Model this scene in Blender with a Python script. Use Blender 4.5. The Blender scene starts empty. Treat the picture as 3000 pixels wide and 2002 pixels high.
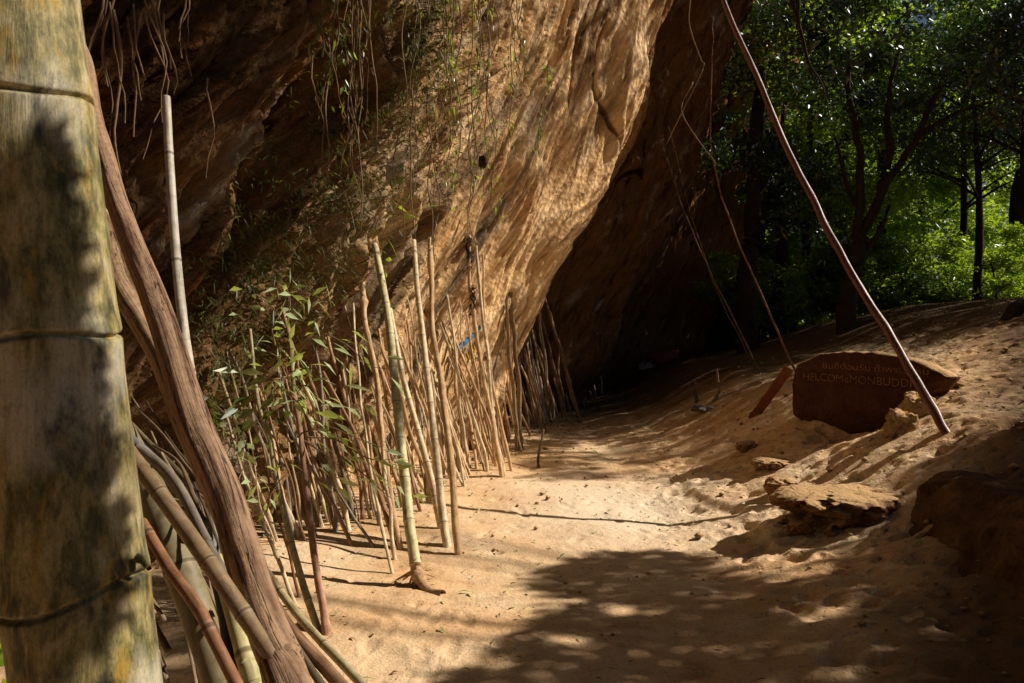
import bpy, math, random
import numpy as np
from mathutils import Vector, Matrix
from mathutils.bvhtree import BVHTree
R = math.radians
random.seed(7)
rng = np.random.default_rng(7)
sc = bpy.context.scene
col = sc.collection

# ------------------------------------------------------------------ camera
CW, HOR, FP = 1024, 330.0, 796.0
CAMZ = 1.6
cam_d = bpy.data.cameras.new('camera')
cam = bpy.data.objects.new('camera', cam_d); col.objects.link(cam)
cam.location = (0, 0, CAMZ); cam.rotation_euler = (R(90), 0, 0)
cam_d.sensor_width = 36; cam_d.lens = 36 * FP / CW
cam_d.shift_y = -(341.5 - HOR) / CW
cam_d.clip_start = 0.05; cam_d.clip_end = 800
cam_d.dof.use_dof = True; cam_d.dof.focus_distance = 6.5; cam_d.dof.aperture_fstop = 22
sc.camera = cam
K = 1024 / 3000.0

def at(fx, fy, Y):            # point seen at photo position (fx, fy), at distance Y
    return Vector(((fx * K - 512) / FP * Y, Y, CAMZ - (fy * K - HOR) / FP * Y))

def proj(P):                  # numpy Nx3 -> photo px
    Y = np.maximum(P[:, 1], 1e-3)
    return (512 + P[:, 0] / Y * FP) / K, (HOR - (P[:, 2] - CAMZ) / Y * FP) / K

# ------------------------------------------------------------------ light
SUN_EL = 39.0
sdir = np.array([0.985, 0.16]); sdir /= np.linalg.norm(sdir)
SUN = np.array([sdir[0] * math.cos(R(SUN_EL)), sdir[1] * math.cos(R(SUN_EL)), math.sin(R(SUN_EL))])
sl = bpy.data.lights.new('sun', 'SUN'); so = bpy.data.objects.new('sun', sl); col.objects.link(so)
sl.energy = 5.0; sl.angle = R(0.53); sl.color = (1.0, 0.90, 0.76)
so.rotation_euler = Vector(SUN).to_track_quat('Z', 'Y').to_euler()
so.location = (20, 5, 20)
w = bpy.data.worlds.new('World'); sc.world = w; w.use_nodes = True
nt = w.node_tree
sky = nt.nodes.new('ShaderNodeTexSky'); sky.sky_type = 'NISHITA'; sky.sun_disc = False
sky.sun_elevation = R(SUN_EL); sky.sun_rotation = math.atan2(SUN[0], SUN[1])
nt.links.new(sky.outputs[0], nt.nodes['Background'].inputs[0])
nt.nodes['Background'].inputs[1].default_value = 0.028
sc.view_settings.view_transform = 'Standard'; sc.view_settings.look = 'None'
sc.view_settings.exposure = 0
sc.render.engine = 'CYCLES'
sc.cycles.max_bounces = 6; sc.cycles.diffuse_bounces = 1; sc.cycles.glossy_bounces = 2
sc.cycles.transmission_bounces = 4; sc.cycles.transparent_max_bounces = 4
sc.cycles.caustics_reflective = False; sc.cycles.caustics_refractive = False

# ------------------------------------------------------------------ numpy noise
_p = rng.permutation(512)
_g = rng.normal(size=(512, 3)); _g /= np.linalg.norm(_g, axis=1)[:, None]
def perlin(x, y, z=0.0):
    x, y, z = np.broadcast_arrays(np.asarray(x, float), np.asarray(y, float), np.asarray(z, float))
    xi, yi, zi = np.floor(x).astype(int), np.floor(y).astype(int), np.floor(z).astype(int)
    xf, yf, zf = x - xi, y - yi, z - zi
    u, v, w_ = [t * t * t * (t * (t * 6 - 15) + 10) for t in (xf, yf, zf)]
    def gr(i, j, k):
        h = _p[(_p[(_p[(xi + i) & 511] + yi + j) & 511] + zi + k) & 511]
        g = _g[h]
        return g[..., 0] * (xf - i) + g[..., 1] * (yf - j) + g[..., 2] * (zf - k)
    def L(a, b, t): return a + (b - a) * t
    return 1.6 * L(L(L(gr(0,0,0), gr(1,0,0), u), L(gr(0,1,0), gr(1,1,0), u), v),
             L(L(gr(0,0,1), gr(1,0,1), u), L(gr(0,1,1), gr(1,1,1), u), v), w_)
def fbm(x, y, z=0.0, o=4, g=0.5):
    s, a = 0, 1.0
    for k in range(o):
        s = s + a * perlin(x * 2**k + 17.3 * k, y * 2**k - 9.1 * k, np.asarray(z) * 2**k + 5.7 * k); a *= g
    return s
def ridged(x, y, z=0.0, o=3, g=0.5):
    s, a = 0, 1.0
    for k in range(o):
        s = s + a * (1 - 2.2 * np.abs(perlin(x * 2**k + 31.3 * k, y * 2**k + 7.1 * k, np.asarray(z) * 2**k))); a *= g
    return s
def sstep(t): t = np.clip(t, 0, 1); return t * t * (3 - 2 * t)

# ------------------------------------------------------------------ object helpers
def tag(o, label=None, cat=None, group=None, kind=None):
    if label: o['label'] = label
    if cat: o['category'] = cat
    if group: o['group'] = group
    if kind: o['kind'] = kind
    return o
def empty(name, loc, label, cat, group=None):
    o = bpy.data.objects.new(name, None); col.objects.link(o)
    o.location = loc; o.empty_display_size = 0.1
    return tag(o, label, cat, group)
def mesh_obj(name, V, F, mat, parent=None, uv=None, smooth=True, color=None, origin=None):
    """V Nx3 world coordinates, F list/array of polygons."""
    V = np.asarray(V, dtype=np.float32)
    if origin is None:
        origin = parent.location if parent is not None else Vector(V.mean(axis=0).tolist())
    org = np.array(origin[:])
    me = bpy.data.meshes.new(name)
    F = F if isinstance(F, np.ndarray) else F
    if isinstance(F, np.ndarray):
        n = F.shape[1]
        me.vertices.add(len(V)); me.vertices.foreach_set('co', (V - org).astype(np.float32).ravel())
        me.loops.add(F.size); me.loops.foreach_set('vertex_index', F.astype(np.int32).ravel())
        me.polygons.add(len(F))
        me.polygons.foreach_set('loop_start', np.arange(0, F.size, n, dtype=np.int32))
        me.update(calc_edges=True)
    else:
        me.from_pydata((V - org).tolist(), [], F); me.update()
    if smooth: me.polygons.foreach_set('use_smooth', np.ones(len(me.polygons), dtype=bool))
    if uv is not None:
        li = np.zeros(len(me.loops), dtype=np.int32); me.loops.foreach_get('vertex_index', li)
        ul = me.uv_layers.new(name='UVMap')
        ul.data.foreach_set('uv', np.asarray(uv, dtype=np.float32)[li].ravel())
    me.materials.append(mat)
    o = bpy.data.objects.new(name, me); col.objects.link(o)
    if parent is not None: o.parent = parent
    else: o.location = origin
    if color: o.color = (*color, 1)
    return o
class Acc:
    """collects quads and tubes into one mesh"""
    def __init__(s): s.V = []; s.F = []; s.U = []; s.n = 0
    def add(s, V, F, U=None):
        V = np.asarray(V); F = np.asarray(F)
        s.V.append(V); s.F.append(F + s.n); s.U.append(np.zeros((len(V), 2)) if U is None else U); s.n += len(V)
    def build(s, name, mat, parent=None, **k):
        return mesh_obj(name, np.concatenate(s.V), np.concatenate(s.F), mat, parent, uv=np.concatenate(s.U), **k)

def spline(pts, n):
    P = np.array([list(p) for p in pts], float)
    if len(P) == 2: P = np.array([P[0], (P[0] + P[1]) / 2, P[1]])
    P = np.vstack([2 * P[0] - P[1], P, 2 * P[-1] - P[-2]])
    m = len(P) - 3
    t = np.linspace(0, m, n); i = np.minimum(t.astype(int), m - 1); f = (t - i)[:, None]
    a, b, c, d = P[i], P[i + 1], P[i + 2], P[i + 3]
    return 0.5 * ((2 * b) + (-a + c) * f + (2 * a - 5 * b + 4 * c - d) * f**2 + (-a + 3 * b - 3 * c + d) * f**3)

def tube(pts, r0, r1, sides=8, step=0.06, internode=None, jit=0.0, bump=0.0, cap=True, rfun=None, seed=0, nodeh=0.09):
    """a tapered stick along a spline; uv = (round, along in internodes or metres)"""
    rough = np.array([list(p) for p in pts], float)
    L = np.linalg.norm(np.diff(rough, axis=0), axis=1).sum()
    n = max(4, int(L / step) + 1)
    C = spline(pts, n); kn_ = np.random.default_rng(int(seed) + 5)
    if jit:
        s_ = np.linspace(0, L, n)
        C = C + jit * np.stack([perlin(s_ * 1.7, seed * 3.1), perlin(s_ * 1.7, seed * 3.1 + 50), 0 * s_], 1) * np.minimum(1, s_ / .3)[:, None]
    d = np.gradient(C, axis=0); d /= np.linalg.norm(d, axis=1)[:, None]
    sl_ = np.concatenate([[0], np.cumsum(np.linalg.norm(np.diff(C, axis=0), axis=1))])
    rr = r0 + (r1 - r0) * sl_ / sl_[-1]
    if rfun is not None: rr = rr * rfun(sl_)
    vv = sl_.copy()
    if bump >= .2 and r0 > .006:
        for _ in range(int(L * 2.5)):
            rr = rr * (1 + kn_.uniform(.1, .4) * np.exp(-((sl_ - kn_.uniform(0, L)) / (rr * 1.6))**2))
    if internode:
        vv = sl_ / internode + 0.37 * (seed % 3)
        dn = np.abs(vv - np.round(vv)) * internode
        rr = rr * (1 + nodeh * np.exp(-(dn / (0.35 * rr + 0.004))**2))
    ref = np.where(np.abs(d[:, 2:3]) > .95, np.array([[1, 0, 0]]), np.array([[0, 0, 1]]))
    A = np.cross(d, ref); A /= np.linalg.norm(A, axis=1)[:, None]; B = np.cross(d, A)
    th = np.linspace(0, 2 * np.pi, sides, endpoint=False)
    rad = rr[:, None] * np.ones(sides)
    if bump:
        rad = rad * (1 + bump * fbm(np.cos(th)[None] * 1.2, np.sin(th)[None] * 1.2, sl_[:, None] * 3 + seed, 3))
    V = C[:, None, :] + rad[..., None] * (np.cos(th)[None, :, None] * A[:, None] + np.sin(th)[None, :, None] * B[:, None])
    V = V.reshape(-1, 3)
    U = np.stack(np.broadcast_arrays(th[None] / (2 * np.pi) * 1.0, vv[:, None]), -1).reshape(-1, 2)
    i = np.arange(n - 1)[:, None] * sides; j = np.arange(sides)[None]; j2 = (j + 1) % sides
    F = np.stack([i + j, i + sides + j, i + sides + j2, i + j2], -1).reshape(-1, 4)
    if cap:
        extra, F2 = [], []
        base = len(V)
        for e, (o_, c) in enumerate(((0, C[0]), ((n - 1) * sides, C[-1]))):
            extra.append(c)
            for k in range(0, sides, 1):
                a_, b_ = o_ + k, o_ + (k + 1) % sides
                F2.append([a_, b_, base + e, base + e] if e == 0 else [b_, a_, base + e, base + e])
        V = np.vstack([V, extra]); U = np.vstack([U, [[0, -5], [0, vv[-1]]]])
        F2 = np.array(F2)
        # degenerate quads avoided: use a tiny centre split
        return V, F, U, F2[:, :3]
    return V, F, U, None
def tube_obj(name, pts, r0, r1, mat, parent=None, color=None, **k):
    V, F, U, C = tube(pts, r0, r1, **k)
    Fl = F.tolist() + (C.tolist() if C is not None else [])
    return mesh_obj(name, V, Fl, mat, parent, uv=U, color=color, origin=(Vector(pts[0]) if parent is None else None))

# ------------------------------------------------------------------ materials
def newmat(name):
    m = bpy.data.materials.new(name); m.use_nodes = True
    t = m.node_tree
    for n in list(t.nodes): t.nodes.remove(n)
    return m, t
def N(t, typ, **kw):
    n = t.nodes.new(typ)
    for k, v in kw.items():
        if k.startswith('i_'): n.inputs[k[2:].replace('_', ' ')].default_value = v
        else: setattr(n, k, v)
    return n
def ramp(t, src, stops, interp='LINEAR'):
    r = t.nodes.new('ShaderNodeValToRGB'); t.links.new(src, r.inputs[0])
    r.color_ramp.interpolation = interp
    e = r.color_ramp.elements
    while len(e) < len(stops): e.new(0.5)
    for k, (p, c) in enumerate(stops):
        e[k].position = p; e[k].color = (*c, 1) if not isinstance(c, float) else (c, c, c, 1)
    return r.outputs[0]
def mapping(t, src, scale=(1, 1, 1), rot=(0, 0, 0), loc=(0, 0, 0)):
    m = t.nodes.new('ShaderNodeMapping'); t.links.new(src, m.inputs[0])
    m.inputs['Scale'].default_value = scale; m.inputs['Rotation'].default_value = rot; m.inputs['Location'].default_value = loc
    return m.outputs[0]
def noise(t, vec, scale=5, detail=4, rough=0.55, dist=0.0):
    n = N(t, 'ShaderNodeTexNoise', i_Scale=scale, i_Detail=detail, i_Roughness=rough, i_Distortion=dist)
    t.links.new(vec, n.inputs['Vector']); return n.outputs[0]
def mix(t, a, b, f, mode='MIX'):
    m = t.nodes.new('ShaderNodeMix'); m.data_type = 'RGBA'; m.blend_type = mode
    for s_, v in ((m.inputs[0], f), (m.inputs[6], a), (m.inputs[7], b)):
        if isinstance(v, (int, float)): s_.default_value = v
        elif isinstance(v, tuple): s_.default_value = (*v, 1)
        else: t.links.new(v, s_)
    return m.outputs[2]
def math_(t, op, a, b=0.0, c=None):
    m = t.nodes.new('ShaderNodeMath'); m.operation = op
    for k, v in enumerate((a, b) if c is None else (a, b, c)):
        if isinstance(v, (int, float)): m.inputs[k].default_value = v
        else: t.links.new(v, m.inputs[k])
    return m.outputs[0]
def bumpn(t, h, strength=0.5, dist=0.02, nrm=None):
    b = N(t, 'ShaderNodeBump', i_Strength=strength, i_Distance=dist); t.links.new(h, b.inputs['Height'])
    if nrm is not None: t.links.new(nrm, b.inputs['Normal'])
    return b.outputs[0]
def finish(t, color, rough=0.9, normal=None, spec=0.2):
    p = t.nodes.new('ShaderNodeBsdfPrincipled'); o = t.nodes.new('ShaderNodeOutputMaterial')
    if isinstance(color, tuple): p.inputs['Base Color'].default_value = (*color, 1)
    else: t.links.new(color, p.inputs['Base Color'])
    if isinstance(rough, (int, float)): p.inputs['Roughness'].default_value = rough
    else: t.links.new(rough, p.inputs['Roughness'])
    p.inputs['Specular IOR Level'].default_value = spec
    if normal is not None: t.links.new(normal, p.inputs['Normal'])
    t.links.new(p.outputs[0], o.inputs[0]); return p

def mat_cliff():
    m, t = newmat('cliff_rock')
    uv = N(t, 'ShaderNodeUVMap').outputs[0]
    obj = N(t, 'ShaderNodeTexCoord').outputs['Object']
    st = mapping(t, uv, (2.2, 0.35, 1))
    st2 = mapping(t, uv, (9, 1.3, 1))
    n1 = noise(t, st, 1.0, 6, .6, .6); n2 = noise(t, st2, 1.0, 5, .65, .4)
    n3 = noise(t, obj, 1.3, 6, .6); n4 = noise(t, obj, 22, 5, .7); n5 = noise(t, obj, 6, 4, .6)
    base = ramp(t, n1, [(.25, (.20, .11, .05)), (.40, (.60, .37, .19)), (.50, (.80, .58, .34)), (.60, (.70, .44, .21)), (.74, (.84, .72, .55))])
    base = mix(t, base, ramp(t, n3, [(.35, (.58, .32, .14)), (.5, (.80, .58, .33)), (.66, (.84, .75, .60))]), .45)
    base = mix(t, base, ramp(t, n2, [(.32, (.30, .19, .11)), (.49, (1, 1, 1)), (.7, (1.25, 1.2, 1.1))]), .85, 'MULTIPLY')
    base = mix(t, base, ramp(t, n4, [(.3, (.6, .52, .45)), (.44, (1, 1, 1)), (.75, (1.35, 1.3, 1.2))]), .6, 'MULTIPLY')
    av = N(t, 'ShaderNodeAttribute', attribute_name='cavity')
    base = mix(t, base, ramp(t, av.outputs['Fac'], [(.05, (.05, .032, .022)), (.30, (.38, .28, .20)), (.46, (1, 1, 1)), (.9, (1.12, 1.1, 1.05))]), .9, 'MULTIPLY')  # grooves darkened in the colour, standing in for crease shade
    # large zones: browner near left; upper-left and far recess shade darkened into the colour
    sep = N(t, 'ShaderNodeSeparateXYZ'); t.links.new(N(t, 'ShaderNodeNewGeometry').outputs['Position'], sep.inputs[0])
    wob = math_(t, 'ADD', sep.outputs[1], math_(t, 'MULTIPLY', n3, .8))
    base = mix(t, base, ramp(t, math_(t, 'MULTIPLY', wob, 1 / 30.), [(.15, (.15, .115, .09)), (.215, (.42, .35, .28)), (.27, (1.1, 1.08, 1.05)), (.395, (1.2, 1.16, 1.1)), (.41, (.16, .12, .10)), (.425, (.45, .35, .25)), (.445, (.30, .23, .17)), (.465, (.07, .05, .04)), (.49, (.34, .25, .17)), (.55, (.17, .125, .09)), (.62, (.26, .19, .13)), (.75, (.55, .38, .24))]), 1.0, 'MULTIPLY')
    n6 = noise(t, mapping(t, uv, (26, 2.6, 1), rot=(0, 0, .06)), 1.0, 7, .72, .25)
    n7 = noise(t, mapping(t, uv, (3.4, .9, 1), loc=(7, 2, 0)), 1.0, 6, .65, .6)
    base = mix(t, base, ramp(t, n6, [(.36, (.36, .26, .18)), (.44, (1, 1, 1)), (.66, (1.3, 1.25, 1.15))]), .75, 'MULTIPLY')
    base = mix(t, base, (.36, .14, .04), ramp(t, n7, [(.54, 0.), (.68, .55)]))
    base = mix(t, base, (.62, .56, .47), ramp(t, n7, [(.30, .6), (.42, 0.)]))
    stain = ramp(t, noise(t, mapping(t, uv, (1.1, .16, 1), loc=(3, 1, 0)), 1.0, 5, .6, .8), [(.56, (0., 0., 0.)), (.66, (1., 1., 1.))])
    base = mix(t, base, (.05, .038, .03), math_(t, 'MULTIPLY', stain, .7))
    h = math_(t, 'ADD', math_(t, 'MULTIPLY', n2, .9), math_(t, 'ADD', math_(t, 'MULTIPLY', n4, .30), math_(t, 'MULTIPLY', n5, .45)))
    h = math_(t, 'ADD', h, math_(t, 'MULTIPLY', n6, .55))
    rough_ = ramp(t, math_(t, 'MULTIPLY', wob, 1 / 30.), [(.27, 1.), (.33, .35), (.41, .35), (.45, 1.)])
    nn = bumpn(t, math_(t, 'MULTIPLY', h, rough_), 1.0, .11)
    vor = N(t, 'ShaderNodeTexVoronoi', i_Scale=14.0); t.links.new(obj, vor.inputs['Vector'])
    nn = bumpn(t, math_(t, 'MULTIPLY', vor.outputs[0], n5), .6, .05, nn)
    finish(t, base, .92, nn, .15)
    return m
def mat_sand(name='sand', dark=1.0, forest=True):
    m, t = newmat(name)
    g = N(t, 'ShaderNodeNewGeometry').outputs['Position']
    n1 = noise(t, g, .55, 8, .68, .6); n2 = noise(t, g, 5, 6, .62); n3 = noise(t, g, 55, 4, .7); n6 = noise(t, g, 1.8, 5, .6)
    c = ramp(t, n1, [(.32, (.68, .40, .19)), (.44, (.84, .54, .29)), (.55, (.92, .65, .39)), (.68, (.95, .76, .53))])
    c = mix(t, c, ramp(t, n2, [(.3, (.72, .66, .6)), (.48, (1, 1, 1)), (.75, (1.05, 1.04, 1.02))]), .8, 'MULTIPLY')
    c = mix(t, c, ramp(t, n3, [(.32, (.5, .40, .32)), (.46, (1, 1, 1))]), .7, 'MULTIPLY')
    sep = N(t, 'ShaderNodeSeparateXYZ'); t.links.new(g, sep.inputs[0])
    if forest:
        # loose pitted ground away from the trodden path, dark soil under the trees
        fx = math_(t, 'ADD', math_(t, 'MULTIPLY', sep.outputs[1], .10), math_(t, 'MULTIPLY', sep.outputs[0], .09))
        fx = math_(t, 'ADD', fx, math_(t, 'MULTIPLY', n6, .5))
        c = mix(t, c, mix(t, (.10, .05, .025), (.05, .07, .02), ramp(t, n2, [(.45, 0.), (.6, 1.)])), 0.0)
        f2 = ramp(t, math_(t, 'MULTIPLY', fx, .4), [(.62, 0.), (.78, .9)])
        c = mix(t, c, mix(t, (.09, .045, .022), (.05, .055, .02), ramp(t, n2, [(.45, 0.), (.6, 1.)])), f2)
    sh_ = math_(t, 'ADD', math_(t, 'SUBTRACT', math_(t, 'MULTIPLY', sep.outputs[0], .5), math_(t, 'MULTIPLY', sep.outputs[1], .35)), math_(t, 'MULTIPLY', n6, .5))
    c = mix(t, c, (.11, .058, .028), ramp(t, math_(t, 'ADD', sh_, .7), [(.36, 0.), (.72, .85)]))  # shade on the near right bank darkened into the sand colour
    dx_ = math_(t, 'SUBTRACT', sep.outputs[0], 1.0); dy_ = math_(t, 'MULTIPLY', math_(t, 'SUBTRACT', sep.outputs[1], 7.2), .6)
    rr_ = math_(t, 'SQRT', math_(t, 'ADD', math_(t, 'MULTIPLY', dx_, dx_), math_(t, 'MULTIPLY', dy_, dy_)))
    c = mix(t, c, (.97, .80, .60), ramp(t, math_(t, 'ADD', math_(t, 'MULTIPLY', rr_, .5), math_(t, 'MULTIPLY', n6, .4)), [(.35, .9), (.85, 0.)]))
    # pits and specks
    off = ramp(t, math_(t, 'ADD', math_(t, 'MULTIPLY', sep.outputs[0], .25), math_(t, 'MULTIPLY', n6, .8)), [(.55, .12), (.85, 1.)])
    vor = N(t, 'ShaderNodeTexVoronoi', i_Scale=9.0, i_Randomness=1.0); t.links.new(mix(t, g, N(t, 'ShaderNodeTexNoise', i_Scale=7.0).outputs[1], .06), vor.inputs['Vector'])
    pit = ramp(t, vor.outputs[0], [(.06, 0.), (.34, 1.)])
    vor2 = N(t, 'ShaderNodeTexVoronoi', i_Scale=26.0); t.links.new(g, vor2.inputs['Vector'])
    pit2 = ramp(t, vor2.outputs[0], [(.05, 0.), (.3, 1.)])
    h = math_(t, 'MULTIPLY', pit, math_(t, 'MULTIPLY', off, 1.0))
    h = math_(t, 'ADD', h, math_(t, 'MULTIPLY', math_(t, 'MULTIPLY', pit2, off), .35))
    nn = bumpn(t, h, .65, .022)
    nn = bumpn(t, n2, .5, .05, nn)
    nn = bumpn(t, n3, .6, .012, nn)
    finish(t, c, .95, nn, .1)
    return m
def mat_rockblock(name, c1, c2, c3, sandy=True):
    m, t = newmat(name)
    g = N(t, 'ShaderNodeNewGeometry')
    pos = g.outputs['Position']
    n1 = noise(t, pos, 4, 6, .6, .5); n2 = noise(t, pos, 30, 5, .7); n3 = noise(t, mapping(t, pos, (7, 7, 9)), 1.5, 4, .6, .5)
    c = ramp(t, n1, [(.3, c1), (.5, c2), (.68, c3)])
    c = mix(t, c, ramp(t, n2, [(.3, (.5, .45, .4)), (.6, (1.05, 1.05, 1.05))]), .7, 'MULTIPLY')
    if sandy:
        sep = N(t, 'ShaderNodeSeparateXYZ'); t.links.new(g.outputs['Normal'], sep.inputs[0])
        up = ramp(t, math_(t, 'ADD', sep.outputs[2], math_(t, 'MULTIPLY', n1, .3)), [(.62, 0.), (.8, 1.)])
        c = mix(t, c, (.64, .41, .205), up)
    h = math_(t, 'ADD', n1, math_(t, 'ADD', math_(t, 'MULTIPLY', n2, .3), math_(t, 'MULTIPLY', n3, .6)))
    finish(t, c, .93, bumpn(t, h, .8, .05), .1)
    return m
def mat_giant():
    m, t = newmat('giant_bamboo_skin')
    uv = N(t, 'ShaderNodeUVMap').outputs[0]
    obj = N(t, 'ShaderNodeTexCoord').outputs['Object']
    n1 = noise(t, mapping(t, obj, (30, 30, 12)), 1.0, 8, .72, .1)
    n2 = noise(t, mapping(t, obj, (190, 190, 9)), 1.0, 6, .7)
    n5 = noise(t, mapping(t, obj, (400, 400, 260)), 1.0, 3, .7)
    n3 = noise(t, mapping(t, obj, (34, 34, 14), loc=(4, 2, 1)), 1.0, 6, .65, .5)
    n4 = noise(t, mapping(t, obj, (7, 7, 5), loc=(9, 2, 5)), 1.0, 3, .5)
    c = ramp(t, n1, [(.34, (.06, .06, .025)), (.44, (.20, .18, .07)), (.52, (.42, .35, .15)), (.60, (.58, .48, .27)), (.70, (.74, .68, .55))])
    c = mix(t, c, (.52, .33, .05), ramp(t, n3, [(.55, 0.), (.64, .75)]))
    c = mix(t, c, (.70, .66, .56), ramp(t, n4, [(.55, 0.), (.66, .6)]))
    c = mix(t, c, (.035, .035, .03), ramp(t, noise(t, mapping(t, obj, (22, 22, 9), loc=(1, 7, 3)), 1.0, 5, .65, .4), [(.54, 0.), (.64, .8)]))
    c = mix(t, c, ramp(t, n2, [(.3, (.62, .58, .5)), (.5, (1, 1, 1)), (.7, (1.1, 1.1, 1.1))]), .8, 'MULTIPLY')
    # hairline cracks running along the culm
    sep = N(t, 'ShaderNodeSeparateXYZ'); t.links.new(N(t, 'ShaderNodeNewGeometry').outputs['Position'], sep.inputs[0])
    wob = math_(t, 'ADD', sep.outputs[1], math_(t, 'MULTIPLY', noise(t, mapping(t, obj, (1, 1, 9)), 1, 3), .03))
    cr = math_(t, 'ABSOLUTE', math_(t, 'SUBTRACT', math_(t, 'FRACT', math_(t, 'MULTIPLY', wob, 7)), .5))
    c = mix(t, c, (.16, .13, .10), ramp(t, cr, [(.0, .8), (.016, 0.)]))
    fr = math_(t, 'ABSOLUTE', math_(t, 'SUBTRACT', math_(t, 'FRACT', math_(t, 'ADD', sep.outputs[1], .5)), .5))
    c = mix(t, c, (.50, .44, .30), ramp(t, fr, [(.0, .5), (.05, 0.)]))
    c = mix(t, c, ramp(t, n5, [(.35, (.55, .5, .45)), (.5, (1, 1, 1))]), .6, 'MULTIPLY')
    finish(t, c, .6, bumpn(t, math_(t, 'ADD', n2, n3), .5, .003), .3)
    return m
def mat_culm():       # small bamboo poles, base colour per object
    m, t = newmat('bamboo_skin')
    uv = N(t, 'ShaderNodeUVMap').outputs[0]
    pos = N(t, 'ShaderNodeNewGeometry').outputs['Position']
    oi = N(t, 'ShaderNodeObjectInfo')
    sep = N(t, 'ShaderNodeSeparateXYZ'); t.links.new(uv, sep.inputs[0])
    n1 = noise(t, mapping(t, uv, (4, 3, 1)), 1.0, 5, .6, .3); n2 = noise(t, pos, 24, 4, .6)
    c = mix(t, oi.outputs['Color'], ramp(t, n1, [(.3, (.42, .36, .27)), (.47, (1, 1, 1)), (.7, (1.2, 1.15, 1.0))]), .9, 'MULTIPLY')
    c = mix(t, c, ramp(t, n2, [(.35, (.62, .55, .42)), (.6, (1.1, 1.1, 1.1))]), .6, 'MULTIPLY')
    fr = math_(t, 'ABSOLUTE', math_(t, 'SUBTRACT', math_(t, 'FRACT', math_(t, 'ADD', sep.outputs[1], .5)), .5))
    c = mix(t, c, (.10, .065, .035), ramp(t, fr, [(.008, .7), (.018, 0.)]))
    c = mix(t, c, mix(t, c, (.8, .74, .6), .25), ramp(t, fr, [(.012, .0), (.02, .5), (.04, 0.)]))
    finish(t, c, .55, bumpn(t, n1, .3, .004), .3)
    return m
def mat_stick():
    m, t = newmat('dry_stick')
    uv = N(t, 'ShaderNodeUVMap').outputs[0]
    pos = N(t, 'ShaderNodeNewGeometry').outputs['Position']
    oi = N(t, 'ShaderNodeObjectInfo')
    n1 = noise(t, mapping(t, uv, (6, 2.5, 1)), 1.0, 5, .65, .5); n2 = noise(t, pos, 14, 5, .65)
    c = mix(t, oi.outputs['Color'], ramp(t, n1, [(.3, (.42, .34, .28)), (.5, (1, 1, 1)), (.7, (1.25, 1.15, 1.05))]), .8, 'MULTIPLY')
    c = mix(t, c, ramp(t, n2, [(.35, (.5, .42, .36)), (.6, (1.1, 1.1, 1.1))]), .7, 'MULTIPLY')
    finish(t, c, .85, bumpn(t, math_(t, 'ADD', n1, n2), .5, .008), .15)
    return m
def mat_bark():
    m, t = newmat('log_bark')
    obj = N(t, 'ShaderNodeTexCoord').outputs['Object']
    oi = N(t, 'ShaderNodeObjectInfo')
    uv = N(t, 'ShaderNodeUVMap').outputs[0]
    st = mapping(t, uv, (7, 1.6, 1))
    n1 = noise(t, st, 1.0, 6, .6, .8); n2 = noise(t, obj, 40, 5, .65)
    n3 = noise(t, mapping(t, uv, (16, 9, 1)), 1.0, 4, .6)
    c = mix(t, oi.outputs['Color'], ramp(t, n1, [(.32, (.35, .25, .2)), (.48, (1, 1, 1)), (.65, (1.25, 1.2, 1.1))]), .85, 'MULTIPLY')
    c = mix(t, c, ramp(t, n2, [(.3, (.6, .52, .46)), (.6, (1.08, 1.08, 1.08))]), .7, 'MULTIPLY')
    hole = ramp(t, n3, [(.27, 1.), (.34, 0.)])
    crack = ramp(t, math_(t, 'ABSOLUTE', math_(t, 'SUBTRACT', noise(t, mapping(t, uv, (4.5, 1.0, 1), loc=(5, 3, 0)), 1.0, 5, .6, .9), .5)), [(.003, 1.), (.014, 0.)])
    dk = math_(t, 'MAXIMUM', hole, crack)
    c = mix(t, c, (.03, .014, .008), math_(t, 'MULTIPLY', dk, .7))
    h = math_(t, 'SUBTRACT', math_(t, 'ADD', n1, math_(t, 'MULTIPLY', n2, .3)), math_(t, 'MULTIPLY', dk, .7))
    finish(t, c, .85, bumpn(t, h, .9, .012), .15)
    return m
def mat_leaf(name, c1, c2, trans=.45, gloss=.08):
    m, t = newmat(name)
    pos = N(t, 'ShaderNodeNewGeometry')
    n1 = noise(t, pos.outputs['Position'], 2.3, 3, .6)
    rp = N(t, 'ShaderNodeTexWhiteNoise'); t.links.new(mapping(t, pos.outputs['True Normal'], (7, 7, 7)), rp.inputs[0])
    c = mix(t, c1, c2, ramp(t, math_(t, 'ADD', math_(t, 'MULTIPLY', n1, .6), math_(t, 'MULTIPLY', rp.outputs[0], .4)), [(.3, 0.), (.7, 1.)]))
    d = N(t, 'ShaderNodeBsdfDiffuse'); tr = N(t, 'ShaderNodeBsdfTranslucent'); gl = N(t, 'ShaderNodeBsdfGlossy', i_Roughness=.38)
    t.links.new(c, d.inputs[0])
    t.links.new(mix(t, c, (1.5, 1.5, .5), 1.0, 'MULTIPLY'), tr.inputs[0])
    gl.inputs[0].default_value = (.9, .95, 1, 1)
    m1 = N(t, 'ShaderNodeMixShader', i_Fac=trans); t.links.new(d.outputs[0], m1.inputs[1]); t.links.new(tr.outputs[0], m1.inputs[2])
    m2 = N(t, 'ShaderNodeMixShader', i_Fac=gloss); t.links.new(m1.outputs[0], m2.inputs[1]); t.links.new(gl.outputs[0], m2.inputs[2])
    o = N(t, 'ShaderNodeOutputMaterial'); t.links.new(m2.outputs[0], o.inputs[0])
    return m
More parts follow.
